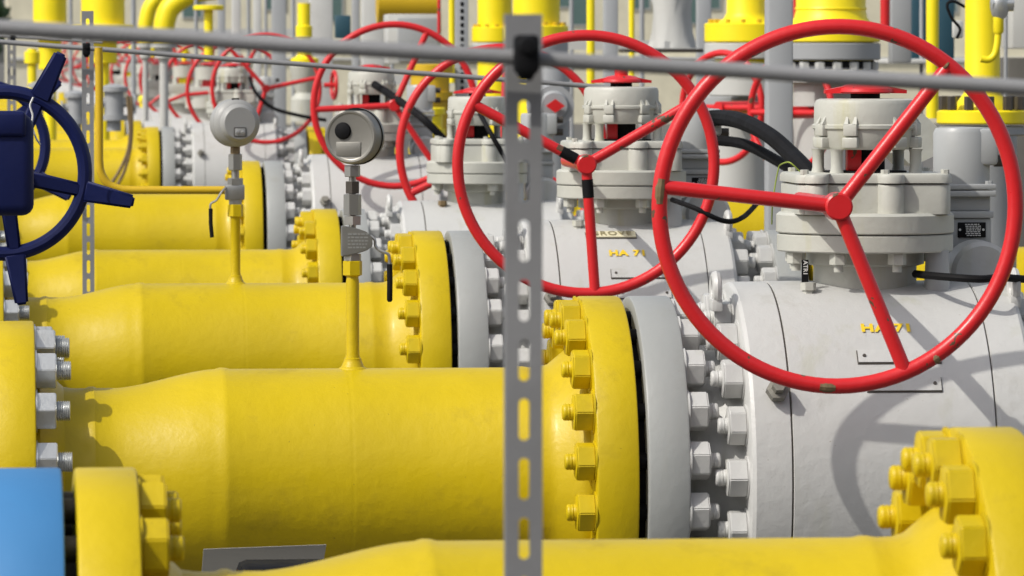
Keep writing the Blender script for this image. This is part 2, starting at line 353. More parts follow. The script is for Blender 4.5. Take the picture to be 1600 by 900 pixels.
def valve(k, label, wheel, strips=True, txt=True, grove=False, act=True, nutty=True, group='large grey ball valves with red handwheels'):
    Y, dz, ls = ROWS[k]
    r = root('ball_valve', (XV, Y, AXZ+dz), label, 'valve', group)
    X = lambda x: x-XV
    # body with closure ring grooves and necks
    hb = []
    for sx in (1,):
        pass
    half = [(0.455, 0.30), (0.400, 0.300), (0.360, 0.312), (0.333, 0.330), (0.322, 0.338)]
    ringp = [(0.322, 0.425), (0.318, 0.434), (0.310, 0.439), (0.232, 0.4395), (0.2305, 0.436), (0.2275, 0.436), (0.226, 0.4405)]
    prof = [(-a, b) for a, b in half] + [(-a, b) for a, b in ringp] + [(-0.1, RB), (0.1, RB)] + [(a, b) for a, b in reversed(ringp)] + [(a, b) for a, b in reversed(half)]
    body = link('valve_body', lathe(BM(), prof, 'x', 192 if k < 3 else 96), 'grey', r, sharp=25)
    for s in (-1, 1): link('seam_line', lathe(BM(), [(s*0.2305-0.0006, 0.43), (s*0.2305-0.0006, 0.4368), (s*0.2275+0.0006, 0.4368), (s*0.2275+0.0006, 0.43)], 'x', 128), 'dark', body)
    if nutty:
        nuts(body, 'grey', -0.322, 0.372, 20, 3, -1); nuts(body, 'grey', 0.322, 0.372, 20, 3, 1)
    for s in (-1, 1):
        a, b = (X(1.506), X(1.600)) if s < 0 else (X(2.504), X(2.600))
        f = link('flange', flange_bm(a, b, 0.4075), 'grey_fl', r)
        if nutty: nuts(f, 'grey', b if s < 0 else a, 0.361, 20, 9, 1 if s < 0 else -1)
    # neck and mounting flanges
    bm = BM(); lathe(bm, [(0.40, 0.118), (0.475, 0.118), (0.480, 0.135), (0.512, 0.135)], 'z', 64)
    link('stem_neck', bm, 'greyw', r)
    bm = BM()
    lathe(bm, [(0.509, 0.1), (0.509, 0.198), (0.512, 0.201), (0.546, 0.201), (0.5485, 0.198), (0.5485, 0.1)], 'z', 96)
    lathe(bm, [(0.551, 0.1), (0.551, 0.200), (0.554, 0.203), (0.592, 0.203), (0.598, 0.196), (0.599, 0.1)], 'z', 96)
    lathe(bm, [(0.547, 0.17), (0.5525, 0.17)], 'z', 64)
    mf = link('mounting_flange', bm, 'greyw', r)
    for i in range(8):
        a = 2*PI*(i+0.35)/8
        bm = BM(); hexprism(bm, 0.482, 0.509, 0.021, 'z', ch=0.002); cyl(bm, (0, 0, 0.466), (0, 0, 0.483), 0.011)
        link('bolt', bm, 'greyw', mf, (0.172*math.cos(a), 0.172*math.sin(a), 0))
    bm = BM(); lathe(bm, [(0.39, 0.032), (0.47, 0.028), (0.512, 0.026)], 'z', 24, (0.150, -0.10, 0)); link('support_post', bm, 'grey2', r)
    # gearbox
    bm = rounded_plan(BM(), 0.176, 0.150, 0.596, 0.664, 0.03, ((-0.135, 0.026), (0.035, 0.030)))
    gb = link('gearbox', bm, 'greyw', r, sharp=40)
    link('lid', rounded_plan(BM(), 0.179, 0.153, 0.6665, 0.688, 0.032, ((-0.135, 0.027), (0.035, 0.031)), ch=0.009), 'greyw', gb, sharp=40)
    for x_, y_ in ((-0.16, -0.135), (0.02, -0.16), (0.162, -0.13), (0.16, 0.12), (-0.15, 0.12)): link('bolt', hexprism(BM(), 0.686, 0.697, 0.010, 'z', (x_, y_, 0), ch=0.001), 'greyw', gb)
    # pillars
    for x_, y_ in ((-0.105, 0.02), (-0.078, -0.08), (0.085, 0.05), (0.108, -0.05)):
        link('pillar', lathe(BM(), [(0.685, 0.017), (0.700, 0.0135), (0.735, 0.0135), (0.742, 0.017)], 'z', 16, (x_, y_, 0)), 'greyw', r)
    link('coupling', lathe(BM(), [(0.683, 0.095), (0.692, 0.095), (0.692, 0.045), (0.745, 0.045)], 'z', 32), 'black', r)
    link('coupling_collar', box(BM(), -0.05, -0.018, -0.062, -0.03, 0.693, 0.742, 0.003), 'red', r)
    # indicator housing
    bm = BM()
    lathe(bm, [(0.741, 0.09), (0.741, 0.106), (0.748, 0.112), (0.786, 0.1165), (0.789, 0.122), (0.796, 0.122), (0.799, 0.1175)], 'z', 64)
    lathe(bm, [(0.799, 0.1175), (0.845, 0.1165), (0.853, 0.112), (0.856, 0.104), (0.857, 0.0)], 'z', 64)
    hs_ = link('indicator_housing', bm, 'greyw', r, sharp=40)
    for a in (205, 245, 300, 335, 20, 90, 140):
        a = math.radians(a); c, s = math.cos(a), math.sin(a); bm = BM()
        box(bm, -0.018, 0.018, -0.014, 0.014, 0.745, 0.769, 0.003); box(bm, -0.016, 0.016, -0.012, 0.012, 0.772, 0.800, 0.003)
        for q in (-0.010, 0.010):
            v = [bm.verts.new((q-0.004, -0.012, 0.799)), bm.verts.new((q+0.006, -0.012, 0.799)), bm.verts.new((q-0.004, 0.012, 0.799)), bm.verts.new((q+0.006, 0.012, 0.799)), bm.verts.new((q, 0.012, 0.834))]
            bm.faces.new((v[0], v[1], v[3], v[2])); bm.faces.new((v[0], v[1], v[4])); bm.faces.new((v[1], v[3], v[4])); bm.faces.new((v[3], v[2], v[4])); bm.faces.new((v[2], v[0], v[4]))
        link('lug', bm, 'greyw', hs_, (0.116*c, 0.116*s, 0), (0, 0, a+PI/2))
    link('spindle', lathe(BM(), [(0.855, 0.034), (0.874, 0.034)], 'z', 16), 'black', r)
    bm = BM(); lathe(bm, [(0.868, 0.03), (0.868, 0.056), (0.872, 0.066), (0.879, 0.064), (0.888, 0.046), (0.892, 0.026), (0.893, 0.0)], 'z', 32)
    for s in (-1, 1):
        v = [bm.verts.new((s*x_, y_, z_)) for x_, y_, z_ in ((0.04, -0.03, 0.869), (0.094, -0.013, 0.868), (0.094, 0.013, 0.868), (0.04, 0.03, 0.869), (0.04, -0.03, 0.886), (0.094, -0.013, 0.876), (0.094, 0.013, 0.876), (0.04, 0.03, 0.886))]
        for q in ((0, 1, 2, 3), (4, 5, 6, 7), (0, 1, 5, 4), (1, 2, 6, 5), (2, 3, 7, 6), (3, 0, 4, 7)): bm.faces.new([v[i] for i in q])
    if k == 2: cyl(bm, (0, 0, 0.888), (0, 0, 0.912), 0.021)
    link('position_indicator', bm, 'red', r)
    # bleed fitting, lifting eye
    a = ang_at(0.205)
    bm = BM(); lathe(bm, [(0.0, 0.02), (0.012, 0.02), (0.012, 0.026), (0.032, 0.026), (0.034, 0.016), (0.052, 0.015)], 'z', 6)
    link('bleed_fitting', bm, 'bleed', r, (X(1.792), -RB*math.cos(a), RB*math.sin(a)), (PI/2-a, 0, 0))
    bm = BM(); pts = [(0, 0.030*math.cos(t), 0.030*math.sin(t)) for t in [2*PI*i/20 for i in range(20)]]; tube(bm, pts, 0.011, 8, closed=True, flat=1); box(bm, -0.012, 0.012, -0.03, 0.03, -0.05, -0.022, 0.003)
    for s in (-1, 1): link('lifting_eye', bm.copy(), 'grey', r, (s*0.315-0.05*(s < 0), -0.16, 0.435 if s > 0 else 0.43))
    bm.free()
    link('vent_stub', lathe(BM(), [(0.42, 0.016), (0.445, 0.013), (0.445, 0.018), (0.462, 0.018), (0.463, 0.0)], 'z', 6, (-0.15, -0.13, -0.02)), 'rust' if k == 3 else 'greyw', r)
    # plates on the body
    if strips:
        for (x_, z_, wx) in ((0.023, 0.284, 0.185), (0.028, 0.225, 0.165)):
            s_ = link('name_plate', plate_on(BM(), RB, x_, ang_at(z_), wx, 0.034, 0.005), 'grey', body, sharp=20); link('plate_grime_shade', plate_on(BM(), RB, x_, ang_at(z_)-0.004, wx+0.004, 0.037, 0.0025), 'dark', body, sharp=20)  # dark under-plate, set lower, paints grime and shadow along the edges
            for q in (-1, 1):
                aa = ang_at(z_); c = Vector((x_+q*(wx/2-0.014), -(RB+0.004)*math.cos(aa), (RB+0.004)*math.sin(aa))); nrm = Vector((0, -math.cos(aa), math.sin(aa)))
                link('rivet', cyl(BM(), c, c+nrm*0.003, 0.0042, seg=8), 'dark', body)
    if txt:
        bm = BM(); bm.from_mesh(text_mesh('HA 71', 0.035, 0.0017, 1.12))
        for v in bm.verts: v.co.z = 0.0035; v.co.x *= 1.15
        on_cyl(bm, RB, 0.005 if k == 1 else -0.012, ang_at(0.343)); link('lettering', bm, 'label_yellow', body)
    if grove:
        link('plate_grime_shade', plate_on(BM(), RB, -0.055, ang_at(0.397)-0.004, 0.158, 0.041, 0.003), 'dark', body, sharp=20); gp = link('maker_plate', plate_on(BM(), RB, -0.055, ang_at(0.397), 0.155, 0.038, 0.006), 'cream', body, sharp=20)  # dark rim round the maker plate stands for its grime and shadow line
        bm = BM(); bm.from_mesh(text_mesh('GROVE', 0.036, 0.0004, 1.15)); bmesh.ops.extrude_face_region(bm, geom=bm.faces[:])
        for i, v in enumerate(bm.verts): v.co.z = 0.0085
        on_cyl(bm, RB, -0.055, ang_at(0.397)); link('lettering', bm, 'letter_tan', body)
    # electric actuator behind, to the right
    if act:
        ax, ay = 0.262, 0.22
        bm = BM(); lathe(bm, [(0.655, 0.066), (0.775, 0.066), (0.786, 0.060), (0.789, 0.0)], 'z', 48, (ax, ay, 0)); box(bm, ax+0.02, ax+0.078, ay-0.055, ay+0.05, 0.70, 0.785, 0.010)
        ac = link('actuator', bm, 'grey2', r, sharp=40)
        bm = BM(); box(bm, ax-0.07, ax+0.07, ay-0.07, ay+0.07, 0.628, 0.642, 0.003); box(bm, ax-0.07, ax+0.07, ay-0.07, ay+0.07, 0.644, 0.657, 0.003)
        for s in (-1, 1): hexprism(bm, 0.656, 0.664, 0.009, 'z', (ax+s*0.055, ay-0.055, 0), ch=0.001)
        link('actuator_flange', bm, 'grey2', ac)
        bm = BM(); box(bm, ax-0.055, ax+0.06, ay-0.05, ay+0.05, 0.594, 0.629, 0.004); box(bm, ax-0.06, ax+0.066, ay-0.06, ay+0.06, 0.578, 0.594, 0.003); box(bm, ax-0.05, ax+0.062, ay-0.052, ay+0.05, 0.44, 0.578, 0.005)
        link('actuator_base', bm, 'grey2', ac)
        if k in (1, 2):
            link('nameplate', box(BM(), ax-0.018, ax+0.048, ay-0.0565, ay-0.053, 0.533, 0.568, 0.0015), 'black', ac)
            bm = BM()
            for i in range(7):
                x_ = ax+0.002+random.uniform(-0.003, 0.003); z_ = 0.5635-i*0.0043
                while x_ < ax+0.034:
                    l_ = random.uniform(0.003, 0.009); box(bm, x_, min(x_+l_, ax+0.036), ay-0.0574, ay-0.0563, z_-0.0012, z_+0.0010); x_ += l_+0.0018
            for q in (-0.013, 0.042): lathe(bm, [(-0.0012, 0.0), (-0.0012, 0.0028), (0.0, 0.003)], 'y', 10, (ax+q, ay-0.0565, 0.551))
            link('nameplate_text', bm, 'white', ac)
        bm = BM(); lathe(bm, [(-0.05, 0.0), (-0.05, 0.062), (-0.04, 0.072), (0.05, 0.074), (0.05, 0.0)], 'y', 48, (ax+0.02, ay-0.12, 0.455)); link('motor_cover', bm, 'grey', ac, sharp=40)
        bm = BM()
        for q in (0.76, 0.71): link('cable_gland', cyl(BM(), (ax+0.075, ay-0.01, q), (ax+0.105, ay-0.01, q), 0.014), 'dark', ac)
        bm.free()
    # handwheel on the camera side
    wx_, wz_, wr_, wang, wyaw, wy_ = wheel
    handwheel(r, (wx_-XV, wy_, wz_), wr_, wang, wyaw + (PI if wy_ > 0 else 0), shaft=abs(wy_)-0.145, tapes={2: ((152, 0.035, 0.085), (-86, 0.045, 0.10))}.get(k, ()), worn={1: ((171, 179, 0.001), (-96, -91, 0.002), (-58, -56, 0.004), (52, 53, -0.004)), 2: ((128, 130, 0.0),), 3: ((150, 152, 0.0),)}.get(k, ()))
    return r

spool(0, 'yellow painted pipe closest to the camera, along the bottom edge, yellow flange at each end', nutk='yellow')
spool(1, 'large yellow pipe with reducer, second from the front, under the gauge with the black plug')
spool(2, 'yellow pipe third from the front, with the plain round grey gauge standing on it')
spool(3, 'yellow pipe fourth from the front, just below the pipe with the tubing above it')
spool(4, 'yellow pipe fifth from the front, just behind the thin horizontal yellow tube')
spool(5, 'blurred yellow pipe sixth from the front, its flange left of the round grey gauge')
V = {}
#                                         wheel: X, z above axis, radius, spoke angles, yaw, y offset
V[1] = valve(1, 'grey ball valve in front, lettered HA 71, with the largest red handwheel', (1.880, 0.629, 0.388, (173.5, 51.5, -67.5), 0.0, -0.70))
V[2] = valve(2, 'grey ball valve with a cream cast plate above yellow HA 71 lettering', (1.864, 0.627, 0.387, (152, 30, -86), 0.0, -0.70), grove=True)
V[3] = valve(3, 'grey ball valve half hidden behind the slotted steel post, handwheel on its far side', (2.20, 0.632, 0.42, (211, 93, -25), 0.0, 0.50), txt=False)
V[4] = valve(4, 'grey ball valve directly behind the gauge with the black plug', (2.13, 0.690, 0.400, (183, 66, -56), 0.0, -0.50), txt=False, strips=False)
V[5] = valve(5, 'grey ball valve behind the plain round grey gauge, blurred', (2.28, 0.700, 0.405, (12, 132, 252), 0.0, -0.50), txt=False, strips=False)
for k, lb in ((1, 'yellow pipe right of the largest handwheel valve, beyond the picture edge'), (2, 'yellow pipe continuing right from the cream plate valve'), (3, 'yellow pipe continuing right from the valve behind the post'), (4, 'yellow pipe rising behind the row of grey nuts between the two big handwheels'), (5, 'farthest yellow pipe continuing right of the blurred valves')):
    right_spool(k, lb)

# black nameplate strip hanging behind the front valve's mounting bolts
bm = BM(); box(bm, -0.0075, 0.0075, -0.003, 0.003, -0.040, 0.018); sp = link('tag_strip', bm, 'black', V[1], (X_ := 1.896-XV, -0.12, 0.475))
bm = BM(); bm.from_mesh(text_mesh('ATR1', 0.014, 0.0003)); bmesh.ops.rotate(bm, verts=bm.verts, matrix=Matrix.Rotation(PI/2, 3, 'X')); bmesh.ops.rotate(bm, verts=bm.verts, matrix=Matrix.Rotation(PI/2, 3, 'Y'))
for v in bm.verts: v.co.y = -0.0045
link('lettering', bm, 'white', sp)

# ------------------------------------------------------------------ far rows (no small parts visible at that distance)
def far_valve(Y, i):
    r = root('ball_valve', (XV, Y, AXZ), '', 'valve', 'far grey valves with red handwheels')
    link('valve_body', lathe(BM(), [(-0.546, 0.4), (-0.452, 0.4075), (-0.45, 0.3), (-0.33, 0.32), (-0.322, 0.43), (0.322, 0.43), (0.33, 0.32), (0.45, 0.3), (0.452, 0.4075), (0.546, 0.4)], 'x', 48), 'grey', r)
    bm = BM(); lathe(bm, [(0.4, 0.12), (0.51, 0.12), (0.51, 0.2), (0.597, 0.2)], 'z', 32); box(bm, -0.176, 0.176, -0.15, 0.15, 0.595, 0.688, 0.01); link('gearbox', bm, 'greyw', r)
    bm = BM()
    for x_, y_ in ((-0.09, -0.06), (0.1, -0.05), (-0.1, 0.05), (0.09, 0.06)): cyl(bm, (x_, y_, 0.68), (x_, y_, 0.75), 0.016, seg=8)
    lathe(bm, [(0.745, 0.115), (0.85, 0.117), (0.856, 0.0)], 'z', 32); link('indicator_housing', bm, 'greyw', r)
    link('coupling', lathe(BM(), [(0.686, 0.06), (0.745, 0.06)], 'z', 16), ('red', 'yellow_far', 'black')[i % 3], r)
    link('position_indicator', lathe(BM(), [(0.86, 0.03), (0.875, 0.09), (0.885, 0.06), (0.892, 0.0)], 'z', 24), 'red', r)
    link('actuator', lathe(BM(), [(0.44, 0.06), (0.63, 0.06), (0.63, 0.07), (0.66, 0.07), (0.66, 0.066), (0.785, 0.064), (0.789, 0.0)], 'z', 24, (0.262, 0.22, 0)), 'grey2', r)
    handwheel(r, (0.20-0.012*i, -0.5, 0.66+0.016*i), 0.40, (185+i*17, 65+i*17, -55+i*17), 0.0, shaft=0.36, seg=48)
    return r
def far_pipe(Y, i):
    r = root('yellow_pipe', (XP, Y, AXZ), '', 'pipe', 'far yellow pipes')
    X = lambda x: x-XP
    link('pipe', lathe(BM(), [(X(-0.2), 0.204), (X(0.33), 0.204), (X(0.55), 0.246), (X(1.3), 0.246), (X(1.38), 0.296), (X(1.395), 0.296)], 'x', 48), 'yellow', r)
    link('flange', flange_bm(X(1.392), X(1.486), 0.4075, seg=48), 'yellow', r)
    return r
ORD = ['sixth', 'seventh', 'eighth', 'ninth', 'tenth', 'eleventh', 'twelfth', 'thirteenth', 'fourteenth', 'fifteenth', 'sixteenth', 'seventeenth']
FY = [47.0, 52.0, 58.5, 63.5, 69.0, 75.0, 82.0, 91.0, 102.0, 116.0]
for i in range(10):
    Y = FY[i]
    v = far_valve(Y, i); v['label'] = 'blurred grey valve with red handwheel, %s handwheel valve from the right' % ORD[i]
    p = far_pipe(Y, i); p['label'] = 'distant blurred yellow pipe, %s yellow pipe counted from the front' % ORD[i+1]

# ------------------------------------------------------------------ blue valves on the left
def blue_valve(k, label, wheel=None):
    Y, dz, ls = ROWS[k]
    r = root('blue_valve', (-0.5+ls, Y, AXZ+dz), label, 'valve', 'blue valves at the left end of the rows')
    f = link('flange', flange_bm(0.44, 0.555 if k else 0.552, 0.357), 'blue', r)
    link('gasket', lathe(BM(), [(0.553, 0.25), (0.572, 0.25)], 'x', 48), 'dark', r)
    for i in range(16):
        a = math.radians(11.25+22.5*i); link('stud', cyl(BM(), (0.54, -0.305*math.cos(a), 0.305*math.sin(a)), (0.58, -0.305*math.cos(a), 0.305*math.sin(a)), 0.019, seg=12), 'dark', f)
    link('valve_body', lathe(BM(), [(-0.45, 0.357), (-0.36, 0.357), (-0.35, 0.24), (-0.2, 0.26), (-0.1, 0.33), (0, 0.35), (0.1, 0.33), (0.2, 0.26), (0.35, 0.24), (0.44, 0.24)], 'x', 64), 'blue', r)
    return r
blue_valve(0, 'sky blue valve flange at the bottom left corner beside the yellow flange')
blue_valve(1, 'blue valve beyond the left edge beside the second yellow pipe')
blue_valve(2, 'blue valve beyond the left edge beside the third yellow pipe')
def blue_wheel(cx, cy, Y, rp, a0, label, boxy=True):
    s = SC(Y); R = rp/s; c = W(cx, cy, Y)
    r = root('valve_handwheel', c, label, 'handwheel', 'navy handwheels with protruding grips')
    rim = [(R*math.cos(2*PI*i/72), 0, R*math.sin(2*PI*i/72)) for i in range(72)]
    link('rim', tube(BM(), rim, R*0.090, 12, closed=True, flat=1.2), 'navy', r)
    for i in range(5):
        a = math.radians((64.3, -12.8, -82.5, 207.0, 136.0)[i] if a0 == 60 else a0+72*i); ca, sa = math.cos(a), math.sin(a); d = Vector((ca, 0, sa)); n = Vector((-sa, 0, ca)); yv = Vector((0, 1, 0))
        def bar(p0, p1, w0, w1, t, name):
            bm = BM(); vs_ = []
            for p, w_ in ((p0, w0), (p1, w1)):
                for sx, sy in ((-1, -1), (1, -1), (1, 1), (-1, 1)): vs_.append(bm.verts.new(p+n*sx*w_+yv*sy*t))
            for q in ((0, 1, 2, 3), (4, 5, 6, 7), (0, 1, 5, 4), (1, 2, 6, 5), (2, 3, 7, 6), (3, 0, 4, 7)): bm.faces.new([vs_[j] for j in q])
            bmesh.ops.recalc_face_normals(bm, faces=bm.faces)
            bmesh.ops.bevel(bm, geom=bm.edges[:], offset=R*0.03, segments=3, affect='EDGES')
            link(name, bm, 'navy', r, sharp=50)
        bar(d*R*0.1-yv*R*0.05, d*R*0.97, R*0.105, R*0.085, R*0.085, 'spoke')
        bar(d*R*1.0-yv*R*0.02, d*R*1.64-yv*R*0.10, R*0.135, R*0.082, R*0.10, 'grip')
    bm = BM(); lathe(bm, [(-0.30*R, 0.0), (-0.30*R, 0.2*R), (-0.2*R, 0.26*R), (0.3*R, 0.28*R)], 'y', 32); link('hub', bm, 'navy', r)
    return r, R, c
r1, R1, c1 = blue_wheel(6, 270, 14.2, 126, 60, 'nearer navy blue handwheel with long grips at the left edge')
blue_wheel(-25, 228, 19.9, 95, 41, 'navy handwheel partly hidden behind the nearer navy handwheel')
g = W(0, 258, 13.95)
bm = BM(); box(bm, -0.16, 0.097, -0.16, 0.10, -0.145, 0.150, 0.034, seg=4); box(bm, -0.18, 0.075, -0.172, 0.0, 0.085, 0.160, 0.012)
gbx = link('gearbox', bm, 'navy', None, (g.x, g.y, g.z), sharp=45); gbx.scale = (0.84, 0.84, 0.84); tag(gbx, 'dark navy gear housing in front of the nearer navy handwheel', 'gearbox')
bm = BM(); pts = smooth_path([W(52, 152, 14.05), W(47, 165, 14.05), W(51, 180, 14.05), W(50, 195, 14.05), W(56, 215, 14.05), W(63, 226, 14.05)], 5)
tube(bm, [p for p in pts], 0.0028, 6); tag(link('wire_seal', bm, 'white'), 'thin white wire seal tied round the nearer navy handwheel', 'wire')

# ------------------------------------------------------------------ pressure gauges
def gauge(k, px, label, kind):
    Y, dz, ls = ROWS[k]; s = 8800/(Y*math.cos(PSI)+0.1)
    base = W(px, 577 if k == 1 else 443, Y); x0 = base.x; ztop = AXZ+dz+0.246
    r = root('pressure_gauge', (x0, Y, ztop), label, 'gauge', 'pressure gauges on yellow standpipes')
    q = lambda y: CAMZ-(y-VY)/s-ztop          # height above the pipe top of a photo row
    if kind == 'plug':
        ys = dict(hexb=(408, 430), tube=(430, 550), blk=(350, 397), gc=(213, 45))
        link('standpipe', lathe(BM(), [(-0.03, 0.038), (-0.004, 0.0345), (0.002, 0.030), (0.004, 0.026), (0.014, 0.0215), (0.020, 0.0195), (0.023, 0.0195), (0.0245, 0.0165), (0.035, 0.0150), (q(440), 0.0150), (q(432), 0.0135), (q(430), 0.018)], 'z', 32), 'gold' if False else 'yellow', r)
        link('hex_coupling', hexprism(BM(), q(430), q(407), 0.0225, 'z', ch=0.002, phase=0.2), 'yellow', r)
        bm = BM(); hexprism(bm, q(407), q(396), 0.021, 'z', ch=0.001, phase=0.3); hexprism(bm, q(351), q(337), 0.021, 'z', ch=0.001, phase=0.5); hexprism(bm, q(336), q(303), 0.0205, 'z', ch=0.002, phase=0.1); cyl(bm, (0, 0, q(405)), (0, 0, q(258)), 0.008); hexprism(bm, q(276), q(258), 0.0185, 'z', ch=0.002, phase=0.2)
        link('fitting', bm, 'steel', r, sharp=25)
        link('damper_nut', hexprism(BM(), q(302), q(283), 0.0170, 'z', ch=0.001, phase=0.4), 'dark', r, sharp=25)
        # needle valve block: wedge
        bm = BM(); v = []
        for y_ in (-0.022, 0.022):
            for x_, z_ in ((-0.025, q(352)), (0.004, q(355)), (0.030, q(361)), (0.044, q(370)), (0.044, q(384)), (0.030, q(391)), (0.0, q(397)), (-0.025, q(400))): v.append(bm.verts.new((x_, y_, z_)))
        bm.faces.new(v[:8]); bm.faces.new(v[8:]); [bm.faces.new((v[i], v[(i+1) % 8], v[8+(i+1) % 8], v[8+i])) for i in range(8)]
        bmesh.ops.recalc_face_normals(bm, faces=bm.faces); bmesh.ops.bevel(bm, geom=bm.edges[:], offset=0.002, segments=2, affect='EDGES')
        blk = link('valve_block', bm, 'steel', r, sharp=25)
        bm = BM()
        for i in range(5):
            x_ = -0.012
            while x_ < 0.03:
                l_ = random.uniform(0.003, 0.010); box(bm, x_, min(x_+l_, 0.034), -0.0228, -0.0215, q(365+i*5.2+1.2), q(365+i*5.2-1.2)); x_ += l_+0.002
        link('engraved_text', bm, 'zinc', blk)
        bm = BM(); pts = smooth_path([(0.040, 0, q(368)), (0.050, -0.004, q(374)), (0.052, -0.006, q(384)), (0.062, -0.012, q(391)), (0.079, -0.016, q(396)), (0.0825, -0.016, q(404)), (0.083, -0.016, q(420))], 5); tube(bm, pts, 0.0035, 8)
        lv = link('lever', bm, 'steel', r)
        bm = BM(); tube(bm, [(0.083, -0.016, q(412)), (0.0835, -0.016, q(440)), (0.083, -0.016, q(468)), (0.083, -0.016, q(471))], 0.0062, 10, rf=lambda t: 0.0066 if t < 0.95 else 0.004); link('lever_grip', bm, 'black', lv)
        # gauge case seen from behind
        case = root_case = bpy.data.objects.new
        R = 0.0625; flatz = R*0.93
        def flat(a, t): return 1.0
        bm = BM(); lathe(bm, [(-0.024, 0.0), (-0.024, R*0.80), (-0.0245, R*0.83), (-0.026, R*0.86), (-0.0265, R*0.92), (-0.024, R*0.985), (-0.018, R), (0.012, R*1.0), (0.013, R*1.03), (0.024, R*1.03), (0.026, R*0.9), (0.026, 0.0)], 'y', 72)
        for v_ in bm.verts:
            if v_.co.z > flatz and v_.co.y < 0.013: v_.co.z = flatz + (v_.co.z-flatz)*0.15
        cs = link('case', bm, 'steel2', r, (0.004, 0, q(213)), (0, 0, math.radians(-24)), sharp=25)
        link('case_seam', lathe(BM(), [(0.0118, R*1.005), (0.0118, R*1.036), (0.0135, R*1.036)], 'y', 72), 'black', cs)
        bm = BM(); lathe(bm, [(-0.034, 0.0), (-0.0335, 0.010), (-0.030, 0.0178), (-0.025, 0.0195), (-0.02, 0.0195)], 'y', 32, (-0.018, 0, 0.013)); link('blow_out_plug', bm, 'black', cs)
        bm = BM(); box(bm, -0.034, 0.025, -0.0262, -0.02, -0.044, -0.012, 0.001); link('raised_panel', bm, 'steel2', cs)
        link('filler_cap', box(BM(), -0.018, 0.012, -0.012, 0.004, R*0.935, R*0.975, 0.001), 'black', cs)
    else:
        link('standpipe', lathe(BM(), [(-0.03, 0.038), (-0.004, 0.0345), (0.002, 0.030), (0.004, 0.026), (0.014, 0.0215), (0.020, 0.0195), (0.023, 0.0195), (0.0245, 0.0165), (0.035, 0.0150), (q(340), 0.0150), (q(338), 0.017)], 'z', 32), 'yellow', r)
        link('hex_coupling', hexprism(BM(), q(338), q(319), 0.0250, 'z', ch=0.002, phase=0.2), 'yellow', r)
        bm = BM(); hexprism(bm, q(319), q(310), 0.020, 'z', ch=0.001); box(bm, -0.032, 0.028, -0.02, 0.02, q(312), q(288), 0.004); hexprism(bm, q(289), q(278), 0.024, 'z', ch=0.002); cyl(bm, (0, 0, q(280)), (0, 0, q(262)), 0.012); hexprism(bm, q(266), q(240), 0.022, 'z', ch=0.004, phase=0.2)
        link('valve_block', bm, 'steel', r, sharp=25)
        link('damper_nut', hexprism(BM(), q(241), q(229), 0.0150, 'z', ch=0.001), 'rust', r)
        bm = BM(); tube(bm, smooth_path([(-0.03, -0.02, q(292)), (-0.045, -0.03, q(300)), (-0.06, -0.03, q(312)), (-0.078, -0.03, q(318)), (-0.078, -0.03, q(330))], 4), 0.0035, 8); lv = link('lever', bm, 'steel', r)
        link('lever_grip', tube(BM(), [(-0.078, -0.03, q(325)), (-0.078, -0.03, q(348)), (-0.074, -0.03, q(370))], 0.0065, 10), 'black', lv)
        R = 0.0745
        bm = BM(); lathe(bm, [(-0.052, 0.0), (-0.052, R*0.66), (-0.048, R*0.72), (-0.034, R*0.80), (-0.028, R*0.93), (-0.020, R*0.985), (-0.012, R*0.97), (-0.010, R), (0.028, R), (0.03, R*0.9), (0.03, 0.0)], 'y', 72)
        cs = link('case', bm, 'gauge', r, (0.0, 0, q(192)), (0, 0, math.radians(14)), sharp=35)
        bm = BM(); box(bm, -0.020, 0.020, -0.0535, -0.05, -0.042, -0.013, 0.003); link('panel', bm, 'dark', cs)
        bm = BM(); box(bm, -0.018, 0.018, -0.0545, -0.051, -0.040, -0.015, 0.003)
        link('panel_face', bm, 'gauge', cs)
        bm = BM(); [lathe(bm, [(-0.0575, 0.0), (-0.0565, 0.005), (-0.054, 0.006)], 'y', 12, (e, 0, -0.028)) for e in (-0.009, 0.009)]; link('screw', bm, 'zinc', cs)
        link('filler_cap', box(BM(), -0.014, 0.008, -0.02, -0.008, R*0.96, R*1.04, 0.001), 'black', cs)
    return r
gauge(1, 551, 'round steel pressure gauge with a black plug on its back, on the front yellow standpipe', 'plug')
gauge(2, 368, 'plain round grey pressure gauge with a small screwed panel, left of the other gauge', 'plain')

# thin yellow impulse tubing bending up beside the gauge
Yt = 19.0
bm = BM(); pts = [W(352, 297, Yt), W(300, 297, Yt), W(240, 297, Yt), W(205, 297, Yt)] + smooth_path([W(190, 296, Yt), W(170, 288, Yt), W(158, 270, Yt), W(155, 250, Yt)], 5) + [W(155, 200, Yt), W(155, 120, Yt), W(154, 74, Yt)]
tube(bm, pts, 0.0135, 12); tag(link('impulse_tube', bm, 'gold'), 'thin yellow tube running level left of the plain gauge then bending straight up', 'tube')
for x0_, dd, lb in ((208, 0, 'left one of two thin olive hoses hanging before the sixth yellow flange'), (218, 1, 'right one of two thin olive hoses hanging before the sixth yellow flange')):
    bm = BM(); tube(bm, smooth_path([W(205-6*(1-dd), 150, 40), W(206-3*(1-dd), 200, 40), W(200+dd*3, 235, 40), W(186+dd*8, 268, 40), W(170+dd*12, 292, 40)], 6), 0.012, 8)
    tag(link('hose', bm, 'rust'), lb, 'hose', 'olive hoses')

